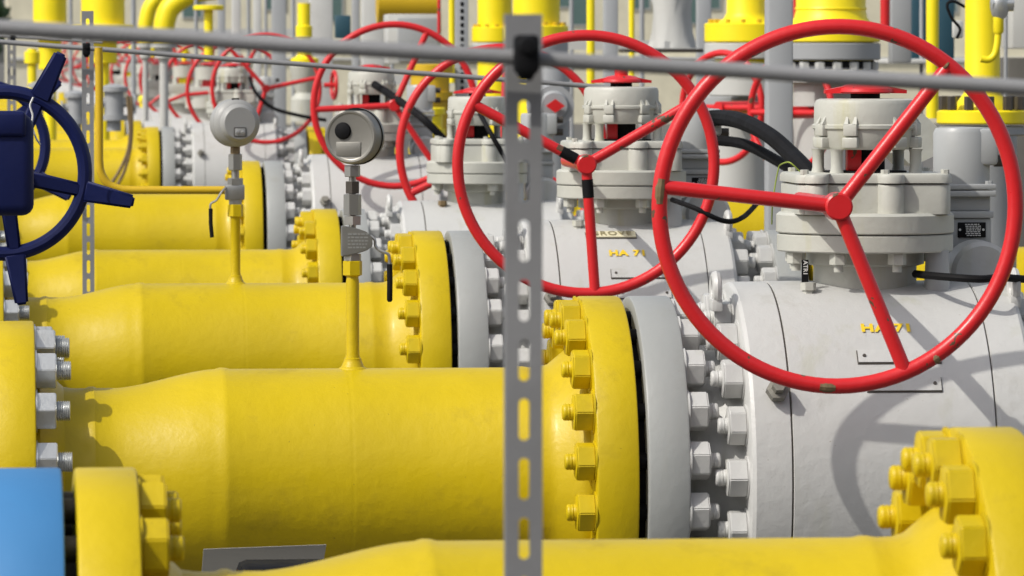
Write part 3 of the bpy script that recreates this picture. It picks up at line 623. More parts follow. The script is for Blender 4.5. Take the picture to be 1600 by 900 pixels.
# ------------------------------------------------------------------ slotted posts and round conductors
def slotted_post(px, Y, wpx, ytop, label, phase_px):
    s = SC(Y); wd = wpx/s; top = W(px, ytop, Y); hgt = top.z
    r = root('slotted_post', (top.x, Y, 0), label, 'post', 'slotted steel posts')
    pitch = 0.0655; sl = 0.046; sw = 0.0118
    bm = BM(); z1 = hgt; z = hgt-phase_px/s-sl/2; first = True; up = hgt
    def cell(za, zb, zc):
        N_ = 32; inner = []; outer = []
        for i in range(N_):
            a = 2*PI*(i+0.5)/N_; c, s_ = math.cos(a), math.sin(a)
            cy_ = (sl/2-sw/2)*(1 if s_ > 0 else -1)
            inner.append((sw/2*c, zc+cy_+sw/2*s_))
            hw = wd/2; hh = (zb-zc) if s_ > 0 else (zc-za)
            k = min(hw/abs(c) if abs(c) > 1e-6 else 1e9, hh/abs(s_) if abs(s_) > 1e-6 else 1e9)
            outer.append((c*k, zc+s_*k))
        for y_ in (0.0, 0.0025):
            I = [bm.verts.new((x, y_, zz)) for x, zz in inner]; O = [bm.verts.new((x, y_, zz)) for x, zz in outer]
            cs_ = {}
            for i in range(N_):
                j = (i+1) % N_
                bm.faces.new((I[i], I[j], O[j], O[i]))
                xi, zi = outer[i]; xj, zj = outer[j]
                if (abs(abs(xi)-wd/2) < 1e-6) != (abs(abs(xj)-wd/2) < 1e-6):
                    cx_ = math.copysign(wd/2, xi if abs(abs(xi)-wd/2) < 1e-6 else xj); cz_ = zb if zi > zc else za
                    bm.faces.new((O[i], O[j], bm.verts.new((cx_, y_, cz_))))
            if y_ == 0.0: I0 = I
        for i in range(N_): j = (i+1) % N_; bm.faces.new((I0[i], I0[j], I[j], I[i]))
    zc = z
    while zc > pitch:
        za = zc-pitch/2; cell(za, up, zc); up = za; zc -= pitch
    for sx in (-1, 1):
        a, b = (wd/2*sx, (wd/2-0.0025)*sx)
        box(bm, min(a, b), max(a, b), 0.0027, 0.021, 0.0, hgt)
    box(bm, -wd/2, wd/2, 0, 0.0025, 0, up)
    bmesh.ops.remove_doubles(bm, verts=bm.verts, dist=1e-6)
    link('channel', bm, 'galv', r, sharp=20)
    return r
slotted_post(819, 6.15, 58, 22, 'blurred grey slotted steel post standing tall in the centre foreground', 42)
slotted_post(137, 19.9, 18.5, 17, 'thin grey slotted post behind the upper navy grip', 12)
slotted_post(18, 29.5, 14, 57, 'small distant grey slotted post at the left edge', 8)
def rod(pts, r_, label):
    bm = BM(); tube(bm, pts, r_, 12); tag(link('conductor_rod', bm, 'galv'), label, 'rod', 'round lightning conductors')
def px_line(x0, y0, x1, y1, Y, n=14, wob=1.2):
    return smooth_path([W(x0+(x1-x0)*i/n, y0+(y1-y0)*i/n+random.uniform(-wob, wob), Y) for i in range(n+1)], 3)
rod(px_line(-60, 39.5, 1660, 141, 6.12), 0.0088, 'thick blurred grey rod crossing the whole picture at the top')
rod(px_line(-60, 61, 985, 139, 19.85, wob=0.3), 0.0088, 'thin grey rod sloping behind the front post, held by the second post')
rod(px_line(-60, 52, 160, 66, 29.4, wob=0.3), 0.008, 'faint far rod behind the small post at the left edge')
def clamp(px, py, Y, sc, label):
    c = W(px, py, Y); s = sc
    r = root('cable_clamp', c, label, 'clamp', 'black rod clamps')
    bm = BM(); box(bm, -0.0135*s, 0.0135*s, -0.016*s, 0.012*s, -0.020*s, 0.022*s, 0.005*s); link('body', bm, 'black', r)
    bm = BM(); lathe(bm, [(-0.022*s, 0.0), (-0.021*s, 0.008*s), (-0.016*s, 0.0105*s), (0.0, 0.0110*s)], 'y', 20, (0, 0, 0.010*s)); link('cap', bm, 'black', r)
    bm = BM(); lathe(bm, [(-0.028*s, 0.006*s), (-0.018*s, 0.012*s), (0.0, 0.0125*s)], 'z', 20); link('base', bm, 'black', r)
clamp(822, 86, 6.10, 1.0, 'black plastic clamp holding the thick rod on the centre post')
clamp(135, 77, 19.82, 1.0, 'black clamp on the thin post behind the upper navy grip')
clamp(20, 60, 29.4, 1.0, 'small black clamp on the distant post at the left edge')

# ------------------------------------------------------------------ cables
def cable(pts, r_, label, mat='black', grp='black cables'):
    bm = BM(); tube(bm, smooth_path([W(*p) for p in pts], 8), r_, 10); tag(link('cable', bm, mat), label, 'cable', grp)
cable([(1092, 186, 17.70), (1128, 184, 17.62), (1160, 190, 17.3), (1200, 210, 17.0), (1235, 240, 16.8), (1268, 275, 16.6), (1290, 310, 16.6)], 0.026, 'thick black cable arching down right from the middle actuator')
cable([(1092, 219, 17.70), (1128, 220, 17.62), (1165, 226, 17.4), (1205, 246, 17.2), (1240, 268, 17.0), (1275, 300, 16.9)], 0.017, 'thinner black cable under the thick arching cable')
cable([(585, 132, 28.0), (620, 155, 27.8), (660, 185, 27.6), (695, 220, 27.6), (715, 250, 27.7)], 0.020, 'black cable sloping down right from the valve behind the plug gauge')
cable([(750, 178, 22.0), (765, 205, 21.9), (785, 240, 21.9), (800, 262, 22.0)], 0.010, 'thin black cable beside the valve behind the centre post')
cable([(390, 122, 42.2), (400, 145, 42), (425, 168, 42), (465, 180, 42), (510, 188, 42)], 0.014, 'thin black cable drooping right of the plain round gauge')
cable([(1050, 312, 16.9), (1085, 325, 16.8), (1130, 345, 16.8), (1160, 340, 16.9), (1190, 310, 17.2)], 0.008, 'black cable lying across the second valve body behind the largest handwheel')
cable([(1430, 428, 12.6), (1470, 432, 12.5), (1530, 436, 12.45), (1570, 434, 12.5), (1640, 440, 12.6)], 0.009, 'black corrugated cable lying on top of the front valve at right')
cable([(1217, 260, 12.9), (1222, 256, 12.8), (1234, 254, 12.75), (1250, 268, 12.75)], 0.0017, 'thin green and yellow earth wire left of the front gearbox', 'olive', 'earth wires')
cable([(1217, 260, 12.9), (1212, 285, 12.9), (1207, 320, 12.9), (1206, 350, 12.95)], 0.0017, 'thin green earth wire hanging beside the front gearbox', 'olive', 'earth wires')

# ------------------------------------------------------------------ white sheet lying under the pipes
c0 = W(315, 898, 12.05); c1_ = W(318, 858, 11.7); c2_ = W(510, 851, 11.7)
bm = BM(); cs_ = [c0, c1_, c2_, W(500, 905, 12.05)]
vv = [bm.verts.new(p) for p in cs_] + [bm.verts.new(p+Vector((0, 0.004, 0.0))) for p in cs_]
for q in ((0, 1, 2, 3), (4, 5, 6, 7), (0, 1, 5, 4), (1, 2, 6, 5), (2, 3, 7, 6), (3, 0, 4, 7)): bm.faces.new([vv[i] for i in q])
tag(link('white_sheet', bm, 'white'), 'white sheet with a black mark standing between the two front pipes', 'sheet')
bm = BM(); c = W(430, 915, 11.5); box(bm, c.x-0.075, c.x+0.16, 11.42, 11.62, c.z-0.1, c.z+0.045, 0.02); tag(link('rubber_pad', bm, 'black'), 'black rubber pad beside the white sheet between the front pipes', 'pad')

# ------------------------------------------------------------------ pipe supports (concrete plinths below the rows)
for k in range(6):
    Y, dz, ls = ROWS[k]
    for xs, lb in ((0.75, 'left'), (XV, 'valve')):
        bm = BM(); box(bm, xs-0.15, xs+0.15, Y-0.2, Y+0.2, 0.0, AXZ+dz-(0.28 if xs < 1 else 0.46), 0.01); 
        o = tag(link('pipe_support', bm, 'concrete'), 'concrete plinth under the %s of row %s, hidden in shade' % ('yellow pipe' if xs < 1 else 'grey valve', ['one', 'two', 'three', 'four', 'five', 'six'][k]), 'plinth', 'plinths')

# ------------------------------------------------------------------ ground
bm = BM(); box(bm, -600, 600, -30, 1200, -0.5, 0.0)
gr = link('ground', bm, 'concrete'); gr['kind'] = 'structure'

# ------------------------------------------------------------------ background plant
def col(x0, x1, ytop, Y, name, mat, label, cat, depth=None, ybot=None, group=None, bev=0.01):
    a = W(x0, ytop, Y); b = W(x1, ytop, Y); d = depth or (b.x-a.x)
    z0 = 0.0 if ybot is None else W(x0, ybot, Y).z
    bm = BM(); box(bm, a.x, b.x, Y, Y+d, z0, a.z, bev)
    return tag(link(name, bm, mat), label, cat, group)
def vpipe(cx, rpx, Y, label, flanges=(), ytop=-70, ybot=None, mat='yellow_far', prof=None, group='upright yellow pipes', name='upright_pipe'):
    """vertical pipe; flanges: (half width px, y0, y1, material, bolts)"""
    s = SC(Y); c = W(cx, VY, Y); Z = lambda y: W(cx, y, Y).z
    r = root(name, (c.x, Y, 0), label, 'pipe', group)
    pr = [(0.0 if ybot is None else Z(ybot), rpx/s), (Z(ytop), rpx/s)]
    if prof: pr = [(Z(y), q/s) for y, q in prof]
    link('pipe', lathe(BM(), pr, 'z', 64), mat, r, sharp=30)
    for hw, y0, y1, fm, nb in flanges:
        R = hw/s; f = link('flange', lathe(BM(), [(Z(y1), R-0.01), (Z(y1)+0.006, R), (Z(y0)-0.006, R), (Z(y0), R-0.01)], 'z', 64), fm, r, sharp=30)
        if nb:
            for i in range(nb[0]):
                a = 2*PI*i/nb[0]; bm = BM(); hexprism(bm, Z(nb[2]), Z(nb[1]), nb[3]/s, 'z', (R*0.86*math.cos(a), R*0.86*math.sin(a), 0), ch=0.003)
                link('bolt', bm, nb[4], f)
    return r
# big upright pipes right
vpipe(1298, 54, 27.0, 'wide upright yellow pipe above a bolted grey flange, behind the largest handwheel', flanges=((78, 40, 66, 'yellow_far', None), (78.5, 67, 94, 'grey_flat', (16, 97, 110, 9, 'grey_pale')), (70, 94, 110, 'black', None), (76, 110, 122, 'grey_pale', None)), prof=[(122, 68), (45, 68), (40, 68), (28, 58), (16, 55), (14, 57), (10, 55), (-70, 55)])
vpipe(1299, 60, 27.4, 'pale grey upright valve body below the wide yellow pipe', mat='grey_pale', flanges=((75, 112, 130, 'grey_pale', None),), ytop=113, group='upright grey valve bodies', name='upright_valve')
vpipe(1166, 31, 30.0, 'upright yellow pipe with wide flange left of the grey square column', flanges=((66, 36, 66, 'yellow_far', (14, 30, 36, 4, 'gold')), (66, 67, 92, 'grey_pale', None), (60, 100, 150, 'grey_pale', None)), prof=[(100, 50), (36, 45), (28, 35), (20, 31), (-70, 31)])
vpipe(1150, 50, 30.4, 'pale grey upright valve body left of the square column', mat='grey_pale', ytop=98, flanges=((58, 150, 170, 'grey_flat', None),), group='upright grey valve bodies', name='upright_valve')
vpipe(1535, 27, 21.0, 'upright yellow pipe with a side fitting at the upper right', flanges=((72, 172, 194, 'yellow_far', (12, 150, 172, 8, 'dark')), (70, 197, 212, 'grey_flat', None)), prof=[(194, 48), (172, 45), (160, 40), (146, 30), (138, 28), (-70, 27.5)])
vpipe(1535, 55, 21.5, 'grey upright valve body under the right yellow flange', mat='grey_flat', ytop=212, group='upright grey valve bodies', name='upright_valve')
Yf = 20.6
bm = BM(); tube(bm, smooth_path([W(1532, 92, Yf), W(1545, 93, Yf), W(1554, 85, Yf), W(1558, 70, Yf), W(1560, 50, Yf)], 6), 0.013, 12); 
pf = link('elbow_pipe', bm, 'yellow_far'); tag(pf, 'small yellow elbow rising from the right upright pipe to a transmitter', 'pipe')
bm = BM(); lathe(bm, [(W(0, 52, Yf).z, 0.016), (W(0, 48, Yf).z, 0.020), (W(0, 26, Yf).z, 0.020)], 'z', 20, (W(1560, 50, Yf).x, Yf, 0)); link('collar', bm, 'yellow_far', pf)
tr = root('transmitter', W(1562, 10, Yf), 'silver instrument head on the small yellow elbow at upper right', 'instrument')
link('housing', lathe(BM(), [(-0.045, 0.018), (-0.03, 0.03), (-0.005, 0.036), (0.04, 0.036), (0.05, 0.03), (0.1, 0.03)], 'z', 24), 'zinc', tr)
link('end_cap', lathe(BM(), [(-0.03, 0.028), (0.05, 0.028)], 'x', 24, (0, 0, 0.01)), 'zinc', tr)
bm = BM(); tube(bm, smooth_path([W(1510, 12, 22), W(1490, 2, 22), W(1480, 8, 22), W(1487, 28, 22), W(1500, 45, 22), W(1495, 60, 22)], 6), 0.006, 8); tag(link('cable', bm, 'black'), 'thin black cable loop left of the right upright yellow pipe', 'cable', 'black cables')
bm = BM(); cc = W(1496, 44, 22.2); box(bm, cc.x-0.02, cc.x+0.02, cc.y-0.02, cc.y+0.02, cc.z-0.04, cc.z+0.03, 0.008); tag(link('junction_fitting', bm, 'grey_pale'), 'small pale fitting hanging on the black cable loop', 'fitting')
vpipe(1457, 10, 26.0, 'slim upright yellow pipe behind the upper right spoke', group='slim yellow pipes', ybot=185)
vpipe(923, 6.5, 33.0, 'slim yellow pipe rising behind the second handwheel', group='slim yellow pipes', ybot=160)
vpipe(987, 4.5, 40.0, 'slimmest yellow pipe right of the one behind the second handwheel', group='slim yellow pipes', ybot=120)
vpipe(706, 5, 36.0, 'slim yellow pipe left of the perforated column', group='slim yellow pipes', ybot=130)
vpipe(773, 27, 38.0, 'upright yellow pipe left behind the centre post', flanges=((36, 42, 66, 'yellow_far', (12, 38, 43, 3, 'gold')), (36, 67, 80, 'grey_pale', None)))
vpipe(838, 37, 37.0, 'wider upright yellow pipe right behind the centre post', flanges=((50, 40, 62, 'yellow_far', (14, 35, 41, 4, 'gold')), (50, 64, 90, 'grey_flat', None)))
vpipe(78, 26, 50.0, 'upright yellow pipe nearest the left edge', flanges=((34, 40, 50, 'yellow_far', None), (34, 51, 60, 'grey_pale', None)), prof=[(250, 10), (110, 10), (108, 18), (60, 18), (59, 26), (-70, 26)])
vpipe(161, 34, 48.0, 'wide upright yellow pipe behind the thin slotted post', flanges=((48, 39, 50, 'yellow_far', None), (48, 51, 62, 'grey_flat', None)), prof=[(250, 10), (100, 10), (98, 22), (62, 22), (61, 34), (-70, 34)])
bm = BM(); Ye = 50
tube(bm, [W(256, 66, Ye), W(256, 48, Ye)] + smooth_path([W(257, 35, Ye), W(264, 15, Ye), W(280, 0, Ye), W(305, -12, Ye), W(340, -18, Ye)], 6), 0.095, 20); tag(link('pipe_bend', bm, 'yellow_far'), 'thick yellow pipe bend curving off to the right at the top', 'pipe', 'yellow pipe bends')
bm = BM(); tube(bm, [W(227, 66, 51), W(227, 48, 51)] + smooth_path([W(228, 35, 51), W(234, 12, 51), W(250, -6, 51), W(280, -20, 51)], 6), 0.068, 20); tag(link('pipe_bend', bm, 'yellow_far'), 'thinner yellow pipe bend left of the thick bend', 'pipe', 'yellow pipe bends')
for cx, Y, hw, lb in ((256, 50, 14, 'grey stand under the thick yellow bend'), (227, 51, 9, 'grey stand under the thinner yellow bend')):
    c = W(cx, 66, Y); s2 = SC(Y); tag(link('pipe_stand', lathe(BM(), [(0, hw/s2*0.5), (c.z-0.15, hw/s2*0.5), (c.z-0.14, hw/s2), (c.z-0.05, hw/s2), (c.z-0.045, hw*1.5/s2), (c.z, hw*1.5/s2)], 'z', 24), 'grey_pale', None, (c.x, c.y, 0)), lb, 'stand', 'stands under the yellow bends')
vpipe(326, 7, 42.0, 'short yellow stem below a yellow disc, left of centre top', flanges=((24, 8, 16, 'yellow_far', None),), ytop=8, ybot=95, group='yellow stems')
vpipe(475, 10, 40.0, 'short yellow stem with rounded foot, above the first gauge gap', flanges=((13, 40, 60, 'yellow_far', None),), ytop=5, ybot=85, group='yellow stems')
vpipe(50, 7, 44.0, 'small yellow stem behind the upper navy grip', flanges=((12, 80, 100, 'yellow_far', None),), ytop=76, ybot=180, group='yellow stems')
# square columns, panels and frames
col(1200, 1240, -70, 20.0, 'steel_column', 'grey_flat', 'grey square steel column left of the largest upright yellow pipe', 'column', group='steel columns')
col(944, 966, -70, 36.0, 'steel_column', 'grey_flat', 'grey steel column between two slim yellow pipes', 'column', group='steel columns')
col(1090, 1112, -70, 34.0, 'steel_column', 'grey_flat', 'grey steel column left of the upright yellow pipe with wide flange', 'column', group='steel columns')
col(1393, 1425, -70, 30.0, 'steel_column', 'grey_flat', 'grey steel column right of the largest upright yellow pipe', 'column', ybot=98, group='steel columns')
col(425, 447, -70, 46.0, 'steel_column', 'grey_flat', 'grey steel column left of the yellow stem with rounded foot', 'column', group='steel columns')
col(484, 520, -70, 47.0, 'steel_column', 'grey_pale', 'pale wide column right of the yellow stem with rounded foot', 'column', group='steel columns')
col(550, 562, -70, 44.0, 'steel_column', 'grey_flat', 'narrow grey column right of the teal box', 'column', group='steel columns')
col(566, 600, -70, 45.0, 'steel_column', 'grey_pale', 'pale wide column left of the grey cabinet', 'column', group='steel columns')
col(340, 352, -70, 46.0, 'steel_column', 'grey_flat', 'narrow grey column right of the short yellow disc stem', 'column', group='steel columns')
col(362, 376, -70, 47.0, 'steel_column', 'grey_pale', 'pale narrow column second right of the short yellow disc stem', 'column', group='steel columns')
col(396, 408, -70, 48.0, 'steel_column', 'grey_pale', 'pale narrow column third right of the short yellow disc stem', 'column', group='steel columns')
col(1425, 1448, -70, 33.0, 'door_panel', 'teal', 'dark teal panel left of the slim upright yellow pipe', 'panel', depth=0.05, ybot=100)
col(1466, 1492, -70, 33.0, 'door_panel', 'teal', 'dark teal panel right of the slim upright yellow pipe', 'panel', depth=0.05, ybot=100)
col(1582, 1660, -70, 29.0, 'control_cabinet', 'grey_pale', 'pale grey cabinet at the upper right corner', 'cabinet', depth=0.3, ybot=76)
col(1575, 1660, 90, 29.5, 'concrete_base', 'concrete', 'concrete base below the corner cabinet', 'base', depth=0.5)
col(1396, 1560, 92, 31.0, 'steel_platform', 'grey_pale', 'pale platform edge behind the slim upright yellow pipe', 'platform', depth=1.2, ybot=100)
col(524, 548, 24, 43.0, 'instrument_box', 'teal', 'dark teal instrument box between two grey columns', 'box', depth=0.1, ybot=60)
# perforated column
pc = root('perforated_column', W(722, VY, 33.0), 'grey perforated column with a line of holes beside the slim yellow pipe', 'column')
pc.location.z = 0; s_ = SC(33.0)
bm = BM(); box(bm, -10/s_, 10/s_, 0, 0.06, 0, W(722, -70, 33).z, 0.004); link('channel', bm, 'grey_flat', pc)
bm = BM(); [box(bm, -0.010, 0.010, -0.004, 0.002, W(722, y, 33).z-0.012, W(722, y, 33).z+0.012, 0.003) for y in range(-60, 140, 11)]; link('hole_row', bm, 'black', pc)
# cabinet in the middle
cb = root('control_cabinet', W(645, 60, 38.0), 'light grey cabinet with darker front behind the fourth handwheel', 'cabinet')
s_ = SC(38.0)
bm = BM(); box(bm, -40/s_, 45/s_, 0, 0.35, -40/s_, 38/s_, 0.01); link('housing', bm, 'grey_pale', cb)
bm = BM(); box(bm, -24/s_, 40/s_, -0.02, -0.001, -36/s_, 32/s_, 0.008); link('door', bm, 'grey_flat', cb)
bm = BM(); lathe(bm, [(-0.2, 0.16), (0.25, 0.16)], 'x', 40, (0, 0, 0)); tag(link('yellow_drum', bm, 'gold', None, W(632, 2, 41.0)), 'ochre yellow drum end above the grey cabinet', 'drum')
bm = BM(); p = W(686, 50, 30.5); cyl(bm, (p.x, 35, W(686, -70, 35).z), (p.x+0.45*0, 35, W(686, 52, 35).z), 0.011); o = link('red_rod', bm, 'red'); o.location.x = W(686, 50, 35).x-p.x; tag(o, 'thin red rod hanging right of the grey cabinet', 'rod')
bm = BM(); p = W(1383, 20, 28.5); cyl(bm, (p.x, p.y, W(1383, -70, 28.5).z), (p.x, p.y, W(1383, 45, 28.5).z), 0.025); tag(link('red_pipe', bm, 'red'), 'red upright pipe right of the largest upright yellow pipe', 'pipe', 'red upright pipes')
bm = BM(); p = W(1243, 20, 28.5); cyl(bm, (p.x, p.y, W(1243, -70, 28.5).z), (p.x, p.y, W(1243, 35, 28.5).z), 0.012); tag(link('red_pipe', bm, 'red'), 'slim red pipe between square column and largest upright yellow pipe', 'pipe', 'red upright pipes')
# pale plastic-wrapped item
bm = BM(); s_ = SC(33.0); c = W(1050, 75, 33)
lathe(bm, [(0, 36/s_), (0.04, 34/s_), (0.2, 28/s_), (0.33, 33/s_), (0.5, 30/s_), (0.7, 34/s_)], 'z', 28, wob=lambda a, t: 1+0.10*math.sin(5*a+t*14)+0.05*math.sin(11*a-t*20))
tag(link('wrapped_column', bm, 'grey_pale', None, c), 'pale plastic-wrapped column above a dark beam, top right of centre', 'column')
col(975, 1100, 76, 33.5, 'steel_beam', 'dark', 'dark beam below the wrapped column', 'beam', ybot=82, depth=0.3)
# grey round valve with red diamond
rv = root('plug_valve', W(862, 165, 25.5), 'grey round valve with a red diamond knob, right of the centre post', 'valve')
s_ = SC(25.5)
bm = BM(); lathe(bm, [(-0.12, 0.0), (-0.12, 20/s_), (-0.10, 24/s_), (-0.10, 32/s_), (0.1, 36/s_)], 'y', 40); link('cover', bm, 'grey_flat', rv)
bm = BM(); lathe(bm, [(-0.9, 30/s_), (-0.1, 34/s_), (0.02, 26/s_), (0.04, 34/s_), (0.12, 34/s_), (0.17, 30/s_), (0.172, 0.0)], 'z', 40, (0, 0.14, 0.02)); link('valve_body', bm, 'grey_flat', rv)
bm = BM(); cyl(bm, (0, -0.16, 0), (0, -0.1, 0), 0.012); v = [bm.verts.new((15/s_*a, -0.165+yy, 12/s_*b)) for yy in (0, 0.02) for a, b in ((-1, 0), (0, -0.9), (1, 0), (0, 0.9))]
for q in ((0, 1, 2, 3), (4, 5, 6, 7), (0, 1, 5, 4), (1, 2, 6, 5), (2, 3, 7, 6), (3, 0, 4, 7)): bm.faces.new([v[i] for i in q])
link('knob', bm, 'red', rv)
# side-on red handwheels behind right
for (cx, cy, rx, ry, Y, lb) in ((1128, 168, 54, 86, 27.5, 'red handwheel seen at an angle behind the crossing of the two big wheels'), (1236, 176, 54, 90, 27.0, 'red handwheel half hidden by the grey square column')):
    s = SC(Y); c = W(cx, cy, Y); r = root('valve_handwheel', c, lb, 'handwheel', 'angled red handwheels')
    R = ry/s; rim = [(R*math.cos(2*PI*i/64), 0, R*math.sin(2*PI*i/64)) for i in range(64)]; yw = -math.acos(rx/ry)
    link('rim', tube(BM(), rim, 0.017, 12, closed=True), 'red', r, (0, 0, 0), (0, 0, yw))
    bm = BM(); [cyl(bm, (0, 0, 0), (R*math.cos(a), 0, R*math.sin(a)), 0.015) for a in (0, PI)]; link('spoke_bar', bm, 'red', r, (0, 0, 0), (0, 0, yw))
    link('hub', lathe(BM(), [(-0.03, 0.0), (-0.03, 0.03), (0.25, 0.03)], 'y', 20), 'red', r, (0, 0, 0), (0, 0, yw))
bm = BM(); s = SC(24.5); 
# yellow machinery between the fourth and third valves
for (cx, y0, y1, hw, Y, mt, lb) in ((672, 100, 158, 36, 33.0, 'gold', 'ochre yellow upright vessel behind the third handwheel'), (668, 168, 212, 28, 32.5, 'yellow_far', 'short yellow upright vessel under the ochre one')):
    c = W(cx, y1, Y); s = SC(Y); h = (y1-y0)/s; R = hw/s
    r = root('yellow_vessel', (c.x, c.y, 0), lb, 'vessel', 'yellow vessels')
    link('shell', lathe(BM(), [(0 if y0 < 150 else c.z-0.1, R*0.8), (c.z+h*0.02, R*0.8), (c.z+h*0.03, R), (c.z+h*0.25, R), (c.z+h*0.26, R*0.85), (c.z+h*0.75, R*0.85), (c.z+h*0.76, R), (c.z+h*0.97, R), (c.z+h, R*0.9), (c.z+h, 0)], 'z', 40), mt, r)
# hopper-like grey cowl behind the front gearbox
bm = BM(); s = SC(16.0); pts = [(1405, 178), (1443, 178), (1482, 215), (1468, 240), (1425, 260), (1405, 240)]
a_ = [bm.verts.new(W(x, y, 16.0)) for x, y in pts]; b_ = [bm.verts.new(W(x, y, 16.0)+Vector((0, 0.35, 0))) for x, y in pts]
bm.faces.new(a_); bm.faces.new(b_); [bm.faces.new((a_[i], a_[(i+1) % 6], b_[(i+1) % 6], b_[i])) for i in range(6)]
tag(link('steel_cowl', bm, 'greyw'), 'angular grey cowl between the front gearbox and its actuator', 'cowl')
# grey clutter in the left middle distance
for (cx, cy, hw, hh, Y, lb) in ((178, 160, 22, 28, 41, 'small grey shut-off valve behind the upright yellow tube'), (118, 168, 18, 26, 41.5, 'small grey shut-off valve left of the thin slotted post'), (60, 150, 16, 22, 43, 'small grey shut-off valve left behind the upper navy grip')):
    c = W(cx, cy, Y); s = SC(Y); r = root('shutoff_valve', c, lb, 'valve', 'small grey shut-off valves')
    link('body', lathe(BM(), [(-hh/s*1.6, 0.5*hw/s), (-hh/s, 0.5*hw/s), (-hh/s, hw/s), (-hh/s*0.7, hw/s), (-hh/s*0.7, hw/s*0.7), (hh/s*0.6, hw/s*0.7), (hh/s*0.6, hw/s), (hh/s*0.85, hw/s), (hh/s, hw/s*0.4), (hh/s*1.05, 0)], 'z', 24), 'grey_flat', r)
    link('flange', lathe(BM(), [(-hw/s*1.3, 0.6*hw/s), (-hw/s*1.1, 0.6*hw/s), (-hw/s*1.1, 0.35*hw/s), (hw/s*1.3, 0.35*hw/s), (hw/s*1.3, 0.6*hw/s), (hw/s*1.5, 0.6*hw/s)], 'x', 24), 'grey_flat', r)

# smaller far fittings
for i, (cx, cy, rr, Y, lb) in enumerate(((208, 74, 6, 62, 'first small yellow cap from the left above the far valves'), (238, 76, 6, 58, 'second small yellow cap above the far valves'), (262, 78, 6.5, 55, 'third small yellow cap above the far valves'), (288, 80, 7, 52, 'fourth small yellow cap above the far valves'), (160, 152, 7, 50, 'small yellow cap right of the thin slotted post'), (222, 155, 6, 52, 'small yellow cap right of the upright yellow tube'))):
    s2 = SC(Y); c = W(cx, cy, Y)
    tag(link('dust_cap', lathe(BM(), [(-rr*2.2/s2, rr*0.6/s2), (-rr*0.6/s2, rr*0.6/s2), (-rr*0.6/s2, rr/s2), (rr*0.3/s2, rr/s2), (rr*0.9/s2, rr*0.6/s2), (rr*1.05/s2, 0)], 'z', 16), 'yellow_far', None, c), lb, 'cap', 'small yellow caps')
gv = root('upright_valve', W(476, 150, 44.0), 'grey upright valve with a yellow gear cap left of the fourth handwheel', 'valve')
s2 = SC(44.0)
link('body', lathe(BM(), [(-40/s2, 22/s2), (-5/s2, 22/s2), (5/s2, 14/s2), (25/s2, 20/s2), (46/s2, 24/s2), (50/s2, 20/s2)], 'z', 24), 'greyw', gv)
link('gear_cap', lathe(BM(), [(50/s2, 22/s2), (58/s2, 22/s2), (62/s2, 13/s2), (74/s2, 9/s2), (75/s2, 0)], 'z', 24), 'yellow_far', gv)
ew = root('valve_handwheel', W(522, 133, 46.0), 'small red handwheel seen edge-on between the two gauges', 'handwheel')
s2 = SC(46.0); link('rim', tube(BM(), [(0, 21/s2*math.cos(2*PI*i/32), 21/s2*math.sin(2*PI*i/32)) for i in range(32)], 0.016, 8, closed=True), 'red', ew, (0, 0, 0), (0, 0, 0.12)); link('shaft', cyl(BM(), (-16/s2, 0, 0), (0.01, 0, 0), 0.02), 'red', ew)
for x_, w_, Y, y1, lb in ((110, 3, 55, 120, 'slim grey conduit right of the left upright yellow pipe'), (208, 4, 56, 120, 'slim grey conduit left of the yellow bends'), (306, 3, 49, 110, 'slim grey conduit right of the yellow bends'), (388, 3, 51, 110, 'slim grey conduit between pale narrow columns'), (415, 2.5, 52, 110, 'slim grey conduit right of the third pale column'), (458, 3, 49, 110, 'slim grey conduit beside the yellow stem with rounded foot'), (612, 3, 50, 60, 'slim grey conduit above the grey cabinet'), (893, 3.5, 45, 110, 'slim grey conduit left of the slim yellow pipe behind the second handwheel'), (1003, 4, 47, 100, 'slim grey conduit right of the slimmest yellow pipe'), (1440, 3, 32, 90, 'slim grey conduit before the teal panel'), (1572, 3, 27, 90, 'slim grey conduit left of the corner cabinet')):
    a = W(x_, -70, Y); b = W(x_, y1, Y); tag(link('conduit', cyl(BM(), (0, 0, 0), (0, 0, a.z), w_/SC(Y), seg=12), 'grey_flat', None, (a.x, Y, 0)), lb, 'conduit', 'slim grey conduits')
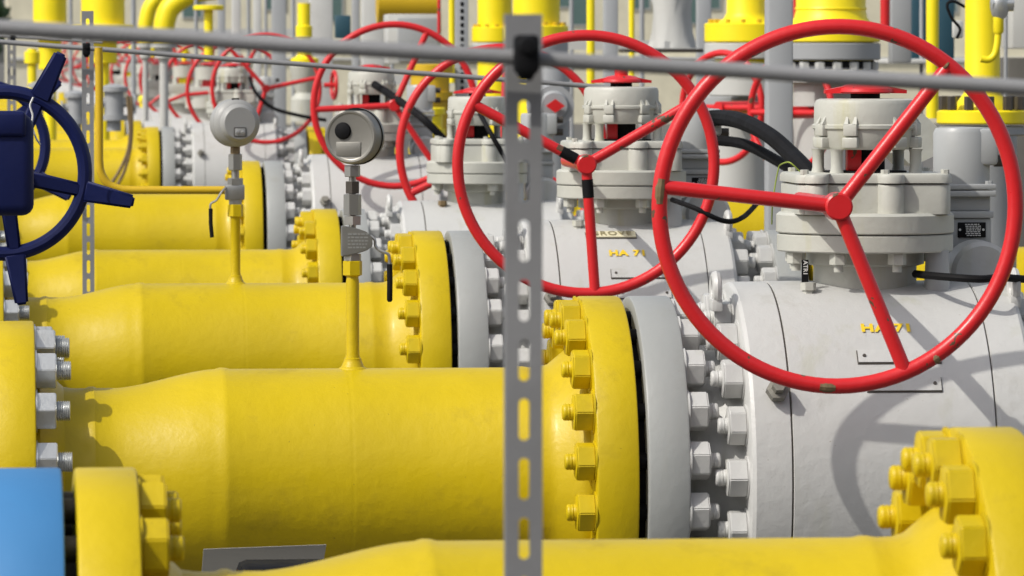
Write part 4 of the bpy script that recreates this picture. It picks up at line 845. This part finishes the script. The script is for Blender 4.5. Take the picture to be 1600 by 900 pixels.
for x0_, x1_, y_, Y, lb in ((-60, 470, 47, 58, 'level cable tray behind the yellow bends'), (860, 1110, 66, 44, 'level cable tray behind the second handwheel'), (560, 760, 120, 41, 'level cable tray below the grey cabinet')):
    a = W(x0_, y_, Y); b = W(x1_, y_, Y); bm = BM(); box(bm, a.x, b.x, Y, Y+0.3, a.z-0.06, a.z-0.045); box(bm, a.x, b.x, Y-0.01, Y, a.z-0.06, a.z+0.015)
    tag(link('cable_tray', bm, 'grey_pale'), lb, 'cable tray', 'cable trays')
# hall added unseen behind the camera to cut off low sky light
bh = root('sky_blocker', (0, -12, 0), 'unseen dark hall behind the photographer', 'building')
bm = BM(); box(bm, -35, 45, -6, 0, 0, 9.0); link('wall', bm, 'blocker', bh)
bm = BM(); box(bm, -35.3, 45.3, -6.3, 0.3, 9.0, 9.3); link('blocker_top', bm, 'grey_flat', bh)
# distant building
Yb = 150.0
a = W(12, 0, Yb); b = W(1900, 0, Yb)
bd = root('building', (a.x, Yb, 0), 'beige building filling the distance behind the plant', 'building')
bm = BM(); box(bm, 0, b.x-a.x, 0, 10, 0, 8.5); link('wall', bm, 'beige', bd)
wins = [(300, 8), (430, -4), (520, 14), (880, -8), (905, 20), (1000, -5), (1075, 18), (1110, -5), (1480, 0)]
for cx, cy in wins:
    c = W(cx, cy, Yb); x_ = c.x-a.x
    f = link('window', box(BM(), x_-0.28, x_+0.28, -0.05, 0.05, c.z-0.35, c.z+0.5), 'grey_pale', bd)
    link('pane', box(BM(), x_-0.24, x_+0.24, -0.06, -0.052, c.z-0.31, c.z+0.46), 'glass', f)
bm = BM(); box(bm, 0, b.x-a.x, -0.12, 0.0, 1.7, 1.78); link('ledge', bm, 'grey_pale', bd)
# tree at far left
tr = root('leafy_tree', W(-48, 85, 118), 'dark green tree at the top left corner', 'tree'); tr.location.z = 0
link('trunk', cyl(BM(), (0, 0, 0), (0, 0, 2.4), 0.12, 0.06, 12), 'bark', tr)
bm = BM()
for i in range(2600):
    d = Vector((random.gauss(0, 1), random.gauss(0, 1), random.gauss(0, 1))).normalized()*random.uniform(0.2, 1)**0.5
    c = Vector((d.x*0.85, d.y*0.85, 2.6+d.z*1.1)); u = Vector((random.gauss(0, 1), random.gauss(0, 1), random.gauss(0, 1))).normalized()*0.07; q = u.orthogonal().normalized()*0.05
    bm.faces.new([bm.verts.new(p) for p in (c-u, c+q, c+u, c-q)])
link('crown', bm, 'leaf', tr)
